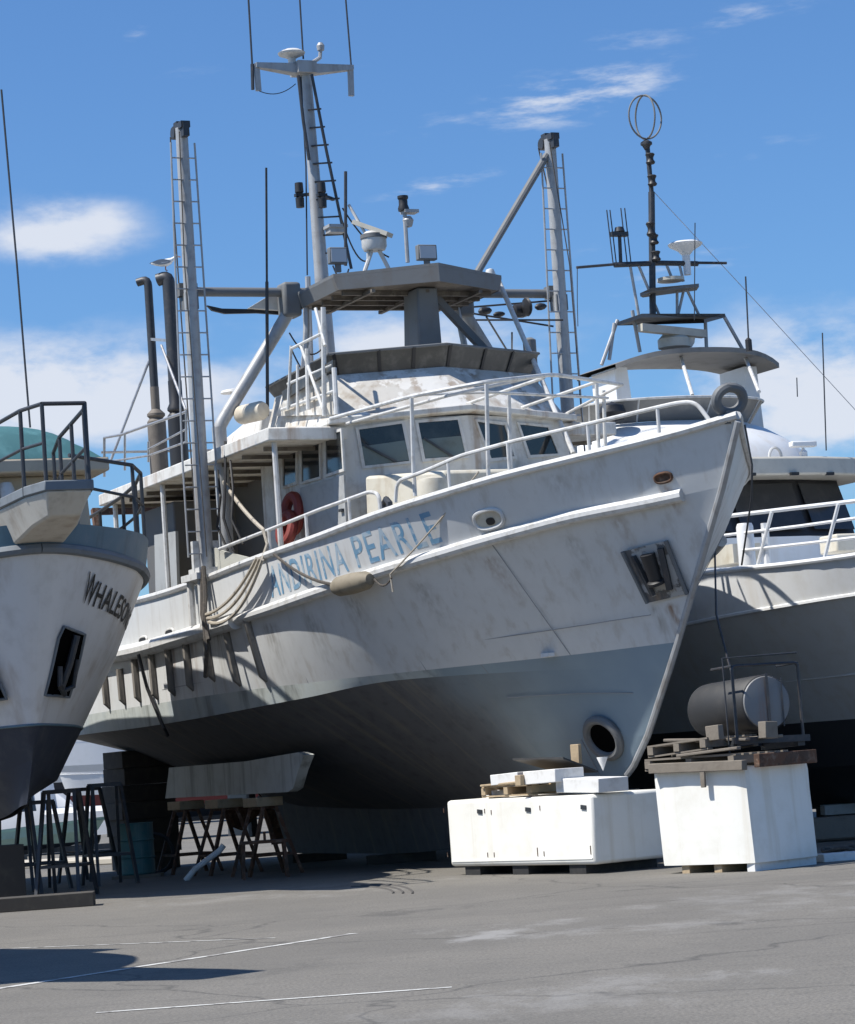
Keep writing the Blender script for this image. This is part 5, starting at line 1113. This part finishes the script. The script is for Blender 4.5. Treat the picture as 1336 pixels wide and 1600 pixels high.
# ================================================================== FAR YARD at the left
def car(c, rz, label, kind):
    r = empty('pickup_truck' if kind else 'parked_car', c, rz, label, 'pickup' if kind else 'car')
    sec = [(-2.5,.45,.95),(-2.45,.4,1.05),(-.9,.35,1.08),(-.85,.35,1.72),(.6,.35,1.75),(1.25,.35,1.12),(2.35,.38,1.0),(2.5,.45,.85)] if kind else [(-2.1,.4,.85),(-2.0,.35,1.0),(-1.5,.33,1.42),(.3,.33,1.45),(1.0,.33,1.02),(2.0,.36,.85),(2.12,.42,.7)]
    rows = []
    for x, zb, zt in sec:
        inn = .12 if zt > 1.2 else .03
        rows.append([V(x,-.85,zb), V(x,-.88,min(zt,.95)), V(x,-.85+inn,zt-.04), V(x,-.7+inn,zt), V(x,.7-inn,zt), V(x,.85-inn,zt-.04), V(x,.88,min(zt,.95)), V(x,.85,zb)])
    b = MB(); b.grid(rows); b.add(rows[0], [tuple(range(8))]); b.add(rows[-1], [tuple(range(8))[::-1]]); b.build('body', 'carwhite', r, ang=30)
    xs = (-.75, .55, .62, 1.18) if kind else (-1.4, .25, .35, .92)
    for s_ in (-1, 1):
        w = one(lambda b: (b.slab([V(xs[0],s_*.84,1.05), V((xs[0]+xs[1])/2-.03,s_*.84,1.05), V((xs[0]+xs[1])/2-.03,s_*.775,1.58 if kind else 1.34), V(xs[0]+.12,s_*.775,1.58 if kind else 1.34)], (0,s_*.02,0)), b.slab([V((xs[0]+xs[1])/2+.03,s_*.84,1.05), V(xs[3]-.15,s_*.84,1.05), V(xs[1]-.05,s_*.775,1.58 if kind else 1.34), V((xs[0]+xs[1])/2+.03,s_*.775,1.58 if kind else 1.34)], (0,s_*.02,0))), 'window', 'carglass', r)
        for x in ((-1.55, 1.6) if kind else (-1.35, 1.35)):
            wl = one(lambda b: b.lathe(V(x, s_*.7, .36), [(.2,0),(.33,.0),(.36,.04),(.36,.16),(.33,.2),(.2,.2)], 24, (0,s_,0)), 'wheel', 'tyre', r)
            one(lambda b: b.lathe(V(x, s_*.88, .36), [(.21,0),(.2,.02),(.05,.03),(0,.03)], 16, (0,s_,0)), 'rim', 'chrome', wl)
    one(lambda b: b.slab([V(xs[2]+.0,-.66,1.70 if kind else 1.42), V(xs[2]+.0,.66,1.70 if kind else 1.42), V(xs[3]+.04,.74,1.15 if kind else 1.06), V(xs[3]+.04,-.74,1.15 if kind else 1.06)], (.03,0,.03)), 'windscreen', 'carglass', r)
    return r
c = atY(62, 1300, 66); car((c.x - .6, 66, 0), radians(176), 'white pickup parked far behind the left boat stands', 1)
c = atY(150, 1300, 84); car((c.x - 3.4, 90, 0), radians(182), 'white car parked farther back at the far left behind the pickup', 0)
def small_boat(fr, L_, beam, z0, zt, ms, label, cabin=True, name='motor_boat', trailer=True):
    sS = spl([(0,0),(.15,.25),(L_*.15,beam*.30),(L_*.4,beam*.48),(L_,beam*.46)]); sC = spl([(.5,0),(.8,.2),(L_*.4,beam*.38),(L_,beam*.4)]); sK = spl([(1,0),(1.2,.04),(L_,.05)])
    h = Hull([(0,sS,lambda t: zt + .25*max(0,1-t/(L_*.6))),(.2,spl([(.2,0),(.4,.22),(L_*.16,beam*.28),(L_*.4,beam*.46),(L_,beam*.45)]),lambda t: lerp(z0,zt,.55) + .15*max(0,1-t/(L_*.6))),(.5,sC,lambda t: lerp(z0,zt,.3)),(1,sK,lambda t: z0)], L_, 24, 1.5)
    r = root(name, fr, label, 'boat')
    b = MB(); h.shell(b,0,1,0,2); h.shell(b,1,2,1,2); h.shell(b,2,3,2,2); h.transom(b,0,1,0); h.transom(b,1,2,1); h.transom(b,2,3,2); b.grid([[p - V(0,0,.06) for p in h.ring(0,-1)], [p - V(0,0,.06) for p in h.ring(0,1)]], 0); b.build('hull', ms, r, ang=30, fixn=False)
    if cabin:
        x0, x1 = -L_*.28, -L_*.72; w = beam*.36
        cb = one(lambda b: b.skin([V(x0,-w,zt-.05),V(x0,w,zt-.05),V(x1,w,zt-.05),V(x1,-w,zt-.05)], [V(x0-.6,-w*.85,zt+.95),V(x0-.6,w*.85,zt+.95),V(x1,w*.85,zt+1.0),V(x1,-w*.85,zt+1.0)]), 'cabin', 'carwhite', r, bevel=.05)
        for s_ in (-1,1): one(lambda b: b.slab([V(x0-.35,s_*w*.97,zt+.35),V(x1+.3,s_*w*.97,zt+.35),V(x1+.3,s_*w*.89,zt+.8),V(x0-.6,s_*w*.89,zt+.8)], (0,s_*.03,0)), 'window', 'carglass', cb)
        one(lambda b: b.slab([V(x0-.12,-w*.85,zt+.3),V(x0-.12,w*.85,zt+.3),V(x0-.5,w*.75,zt+.85),V(x0-.5,-w*.75,zt+.85)], (.04,0,.02)), 'windscreen', 'carglass', cb)
    if trailer: one(lambda b: [b.box(V(x,y,z0/2), (.25,.25,z0)) for x in (-L_*.3,-L_*.8) for y in (-.4,.4)] + [b.bar(V(.5,0,z0*.9), V(-L_,0,z0*.9), .12)], 'cradle', 'darksteel', r)
    return r
c = atY(95, 1270, 72); small_boat(Frame(c.x, 72, radians(-75)), 9.0, 2.8, .55, 1.7, ['carwhite','maroon','navy'], 'white motor boat with a maroon side stripe on a cradle far behind the stands')
c = atY(60, 1180, 96); small_boat(Frame(c.x - 1.5, 96, radians(-80)), 12.0, 3.6, 1.2, 3.0, ['carwhite','carwhite','navy'], 'larger white cabin boat far back beyond the maroon striped one')
c = atY(185, 1300, 62); small_boat(Frame(c.x, 60, radians(82)), 7.0, 1.6, .25, .62, ['sea','sea','navy'], 'low pale green punt lying in front of the far cars', False, 'work_punt')
c = atY(100, 1200, 130)
sh = empty('shed', (c.x, 130, 0), radians(4), 'brown clad shed with a pale roof far behind the left boats', 'shed')
one(lambda b: b.box((0,0,1.9), (16,8,3.8)), 'wall', 'shed', sh)
one(lambda b: b.skin([V(-8.4,-4.4,3.8),V(8.4,-4.4,3.8),V(8.4,4.4,3.8),V(-8.4,4.4,3.8)], [V(-8.4,-.1,5.0),V(8.4,-.1,5.0),V(8.4,.1,5.0),V(-8.4,.1,5.0)]), 'roof', 'concrete', sh)
one(lambda b: b.box((3,-4.02,1.5), (3,.06,3)), 'roller_door', 'alloy', sh)
# pale kerb strip
k0, k1 = ground(-60, 1362), ground(186, 1350)
b = MB(); d = (k1-k0); n = V(-d.y, d.x, 0).normalized(); b.slab([k0, k1, k1 + n*1.6, k0 + n*1.6], (0,0,.12)); tag(b.build('kerb', 'concrete', None, bevel=.02), kind='structure')
# far line of moored masts and sheds to close the horizon behind the hulls
for i, (X, Y, w, h_) in enumerate(((18, 150, 14, 4.0), (34, 170, 18, 4.6), (4, 190, 14, 3.6))):
    s2 = empty('shed', (X, Y, 0), radians(3*i), ['pale long shed far behind the right boat', 'wide shed farthest to the right behind the right boat', 'low shed hidden far behind the trawler'][i], 'shed')
    one(lambda b: b.box((0,0,h_/2), (w,7,h_)), 'wall', 'shed', s2)
    one(lambda b: b.skin([V(-w/2-.3,-3.8,h_),V(w/2+.3,-3.8,h_),V(w/2+.3,3.8,h_),V(-w/2-.3,3.8,h_)], [V(-w/2-.3,-.1,h_+1),V(w/2+.3,-.1,h_+1),V(w/2+.3,.1,h_+1),V(-w/2-.3,.1,h_+1)]), 'roof', 'concrete', s2)

# ================================================================== GROUND
def asphalt():
    m = bpy.data.materials.new('weathered asphalt'); m.use_nodes = True; nt = m.node_tree; N = nt.nodes; L = nt.links; b = N['Principled BSDF']; b.inputs['Roughness'].default_value = .9
    tc = N.new('ShaderNodeTexCoord')
    def noise(scale, stretch=(1,1,1), det=6, rough=.6, rot=0):
        mp = N.new('ShaderNodeMapping'); mp.inputs['Scale'].default_value = stretch; mp.inputs['Rotation'].default_value = (0,0,rot); L.new(tc.outputs['Object'], mp.inputs[0])
        n = N.new('ShaderNodeTexNoise'); n.inputs['Scale'].default_value = scale; n.inputs['Detail'].default_value = det; n.inputs['Roughness'].default_value = rough; L.new(mp.outputs[0], n.inputs['Vector']); return n.outputs['Fac']
    def ramp(v, lo, hi, a):
        r = N.new('ShaderNodeMapRange'); r.interpolation_type = 'SMOOTHSTEP'; r.inputs[1].default_value = lo; r.inputs[2].default_value = hi; r.inputs[4].default_value = a; L.new(v, r.inputs[0]); return r.outputs[0]
    def mix(f, a, col, mode='MIX'):
        x = N.new('ShaderNodeMix'); x.data_type = 'RGBA'; x.blend_type = mode; L.new(f, x.inputs[0])
        if isinstance(a, tuple): x.inputs[6].default_value = a
        else: L.new(a, x.inputs[6])
        x.inputs[7].default_value = col; return x.outputs[2]
    c = mix(ramp(noise(.35), .35, .65, 1), (.142,.133,.117,1), (.175,.163,.142,1))
    c = mix(ramp(noise(.22, (.35,1.6,1), 8, .65, .25), .52, .75, .6), c, (.165,.155,.14,1))
    c = mix(ramp(noise(.5, (.15,2.2,1), 8, .7, .35), .55, .72, .55), c, (.055,.05,.046,1))
    c = mix(ramp(noise(1.1, (.5,1.2,1), 8, .7, -.2), .60, .74, .5), c, (.19,.182,.165,1))
    c = mix(ramp(noise(5, (.6,1,1), 9, .72), .50, .70, .45), c, (.075,.071,.064,1))
    c = mix(ramp(noise(9, (.7,1,1), 8, .7, .5), .56, .72, .45), c, (.20,.192,.176,1))
    vo = N.new('ShaderNodeTexVoronoi'); vo.feature = 'DISTANCE_TO_EDGE'; vo.inputs['Scale'].default_value = .16
    wv = N.new('ShaderNodeTexNoise'); wv.inputs['Scale'].default_value = .9; wv.inputs['Detail'].default_value = 6; L.new(tc.outputs['Object'], wv.inputs['Vector'])
    av = N.new('ShaderNodeVectorMath'); av.operation = 'ADD'; L.new(tc.outputs['Object'], av.inputs[0]); L.new(wv.outputs['Color'], av.inputs[1]); L.new(av.outputs[0], vo.inputs['Vector'])
    ck = N.new('ShaderNodeMapRange'); ck.inputs[1].default_value = .0; ck.inputs[2].default_value = .006; ck.inputs[3].default_value = .65; ck.inputs[4].default_value = 0; L.new(vo.outputs['Distance'], ck.inputs[0])
    c = mix(ck.outputs[0], c, (.04,.038,.035,1))
    c = mix(ramp(noise(38, det=3), .42, .62, .55), c, (.062,.059,.054,1))
    c = mix(ramp(noise(60, det=2), .60, .72, .6), c, (.25,.235,.21,1))
    sx = N.new('ShaderNodeSeparateXYZ'); L.new(tc.outputs['Object'], sx.inputs[0])
    def math_(op, a, v):
        n = N.new('ShaderNodeMath'); n.operation = op; L.new(a, n.inputs[0])
        if isinstance(v, (int, float)): n.inputs[1].default_value = v
        else: L.new(v, n.inputs[1])
        return n.outputs[0]
    for px, py, wx, wy, am in ((755,1462,.55,.5,.75),(800,1447,.9,.35,.5),(1010,1452,1.6,.5,.35),(1000,1540,1.2,.6,.35),(850,1570,1.5,.5,.3),(450,1395,2.5,1.2,.25),(1250,1400,2.,1.5,.3),(1145,1441,.55,.22,-.8),(640,1425,1.4,.3,-.4),(330,1520,1.,.5,-.35)):
        g = ground(px, py)
        ux = math_('MULTIPLY', math_('SUBTRACT', sx.outputs[0], g.x), 1/wx); uy = math_('MULTIPLY', math_('SUBTRACT', sx.outputs[1], g.y), 1/(wy*2))
        e = math_('ADD', math_('MULTIPLY', ux, ux), math_('MULTIPLY', uy, uy))
        f = math_('SUBTRACT', math_('SUBTRACT', noise(1.6, (1,.5,1), 8, .7, px), math_('MULTIPLY', e, .16)), .0)
        c = mix(ramp(f, .40, .58, abs(am)), c, (.27,.265,.255,1) if am > 0 else (.04,.038,.036,1))
    L.new(c, b.inputs['Base Color'])
    bp = N.new('ShaderNodeBump'); bp.inputs['Strength'].default_value = .5; bp.inputs['Distance'].default_value = .01; L.new(noise(45, det=4), bp.inputs['Height']); L.new(bp.outputs[0], b.inputs['Normal'])
    return m
b = MB(); b.add([V(-900,-60,0), V(900,-60,0), V(900,1800,0), V(-900,1800,0)], [(0,1,2,3)]); tag(b.build('asphalt_ground', asphalt()), kind='structure')
b = MB()
def strip(p, q, w):
    d = (q-p); n = V(-d.y, d.x, 0).normalized()*w/2; n_ = 30
    rows = [[p.lerp(q,i/n_) - n*random.uniform(.75,1.1) + V(0,0,.004), p.lerp(q,i/n_) + n*random.uniform(.75,1.1) + V(0,0,.004)] for i in range(n_+1)]; b.grid(rows)
strip(ground(-40,1551), ground(553,1459), .10); strip(ground(150,1583), ground(706,1543), .08); strip(ground(0,1483), ground(430,1466), .06)
tag(b.build('painted_lines', 'linepaint'), kind='structure')
b = MB()
for k, (x0, w) in enumerate(((560,.0),(585,.0),(610,.0))):
    b.tube([ground(x0 + 55*sin(a) - 10*k, 1395 - 9*cos(a)*(1+.2*k), .0) for a in [(-.2 + 1.9*i/14) for i in range(15)]], .018, 4)
tag(b.build('tyre_marks', mat('dark tyre mark', (.07,.065,.06), .9)), kind='structure')

# ================================================================== SKY, SUN, CAMERA
SUN_EL, SUN_PHI = radians(57), radians(16)         # sun to the left and a little behind the camera
sv = V(-cos(SUN_EL)*cos(SUN_PHI), -cos(SUN_EL)*sin(SUN_PHI), sin(SUN_EL))
li = bpy.data.lights.new('sun', 'SUN'); li.energy = 5.0; li.angle = radians(.5); li.color = (1, .955, .88)
lo = bpy.data.objects.new('sun', li); COL.objects.link(lo); lo.rotation_euler = (-sv).to_track_quat('-Z', 'Y').to_euler(); lo.location = sv*80
W = bpy.data.worlds.new('World'); SC.world = W; W.use_nodes = True; nt = W.node_tree; N = nt.nodes; L = nt.links
bg = N['Background']; sky = N.new('ShaderNodeTexSky'); sky.sky_type = 'NISHITA'; sky.sun_disc = False; sky.sun_elevation = SUN_EL
sky.sun_rotation = atan2(sv.x, sv.y); sky.air_density = 1.0; sky.dust_density = .6; sky.ozone_density = 3.0; sky.altitude = 0
tc = N.new('ShaderNodeTexCoord')
def mth(op, a, b_=None, c_=None):
    n = N.new('ShaderNodeMath'); n.operation = op
    for i, v in enumerate((a, b_, c_)):
        if v is None: continue
        if isinstance(v, (int, float)): n.inputs[i].default_value = v
        else: L.new(v, n.inputs[i])
    return n.outputs[0]
def dot(v):
    n = N.new('ShaderNodeVectorMath'); n.operation = 'DOT_PRODUCT'; L.new(tc.outputs['Generated'], n.inputs[0]); n.inputs[1].default_value = v; return n.outputs['Value']
mp = N.new('ShaderNodeMapping'); mp.inputs['Scale'].default_value = (9, 9, 20); L.new(tc.outputs['Generated'], mp.inputs[0])
nz = N.new('ShaderNodeTexNoise'); nz.inputs['Scale'].default_value = 2.2; nz.inputs['Detail'].default_value = 9; nz.inputs['Roughness'].default_value = .58; L.new(mp.outputs[0], nz.inputs['Vector'])
mp2 = N.new('ShaderNodeMapping'); mp2.inputs['Scale'].default_value = (14, 14, 60); mp2.inputs['Rotation'].default_value = (0, radians(8), 0); L.new(tc.outputs['Generated'], mp2.inputs[0])
nz2 = N.new('ShaderNodeTexNoise'); nz2.inputs['Scale'].default_value = 3.0; nz2.inputs['Detail'].default_value = 8; nz2.inputs['Roughness'].default_value = .6; L.new(mp2.outputs[0], nz2.inputs['Vector'])
cov = None
# cloud banks, each by its direction in the sky: (azimuth right, elevation) centre, half widths, strength
for px, py, wx_, wy_, st, wisp in ((95,362,125,58,1.0,0),(60,615,340,90,1.25,0),(600,545,300,75,.8,0),(1270,610,240,130,1.1,0),(900,150,190,45,.75,1),(1180,235,160,30,.3,1),(700,190,150,24,.4,1),(1000,60,170,34,.4,1),(480,240,140,22,.3,1),(1080,420,150,40,.45,1),(690,288,120,18,.6,1),(1000,300,140,20,.25,1),(215,50,30,16,.5,1),(1180,15,180,30,.45,1),(300,110,120,30,.25,1),(880,395,110,26,.3,1),(620,80,160,35,.22,1)):
    r_ = V(*ray(px, py)).normalized(); rt = V(r_.y, -r_.x, 0).normalized(); up_ = rt.cross(r_)
    if wisp: a_ = radians(8); rt, up_ = rt*cos(a_) + up_*sin(a_), up_*cos(a_) - rt*sin(a_)
    e = mth('ADD', mth('POWER', mth('ABSOLUTE', mth('MULTIPLY', dot(rt), F/wx_)), 2.0), mth('POWER', mth('ABSOLUTE', mth('MULTIPLY', dot(up_), F/wy_)), 2.0))
    fall = mth('MULTIPLY', mth('POWER', 2.718, mth('MULTIPLY', e, -.9)), st)
    fall = mth('MULTIPLY', fall, mth('GREATER_THAN', dot(r_), 0.))
    n = mth('SUBTRACT', (nz2 if wisp else nz).outputs['Fac'], .5)
    v = mth('MULTIPLY_ADD', mth('MULTIPLY', n, fall), 2.8 if wisp else 3.0, mth('MULTIPLY', fall, .62 if wisp else .80)); 
    cov = v if cov is None else mth('MAXIMUM', cov, v)
cl = N.new('ShaderNodeMapRange'); cl.interpolation_type = 'SMOOTHSTEP'; cl.inputs[1].default_value = .16; cl.inputs[2].default_value = .90; cl.inputs[4].default_value = .95; L.new(cov, cl.inputs[0])
mx = N.new('ShaderNodeMix'); mx.data_type = 'RGBA'; L.new(cl.outputs[0], mx.inputs[0]); tn = N.new('ShaderNodeMix'); tn.data_type = 'RGBA'; tn.blend_type = 'MULTIPLY'; tn.inputs[0].default_value = 1; L.new(sky.outputs[0], tn.inputs[6]); tn.inputs[7].default_value = (.86, 1.26, 1.70, 1); L.new(tn.outputs[2], mx.inputs[6]); mx.inputs[7].default_value = (9.0, 9.6, 10.8, 1)
L.new(mx.outputs[2], bg.inputs['Color']); bg.inputs['Strength'].default_value = .06

cam = bpy.data.cameras.new('camera'); co = bpy.data.objects.new('camera', cam); COL.objects.link(co)
cam.sensor_fit = 'HORIZONTAL'; cam.sensor_width = 36; cam.lens = F/1336*36; cam.clip_end = 5000; cam.clip_start = .1
U0 = V(0, -sin(PITCH), cos(PITCH)); R0_ = V(1,0,0); BK = V(0, -cos(PITCH), -sin(PITCH))
cr = R0_*cos(ROLL) - U0*sin(ROLL); cu_ = R0_*sin(ROLL) + U0*cos(ROLL)
co.matrix_world = Matrix(((cr.x,cu_.x,BK.x,0),(cr.y,cu_.y,BK.y,0),(cr.z,cu_.z,BK.z,EYE),(0,0,0,1)))
SC.camera = co
vs_ = SC.view_settings; vs_.view_transform = 'Standard'; vs_.look = 'None'; vs_.exposure = .45; vs_.gamma = 1
SC.cycles.max_bounces = 6
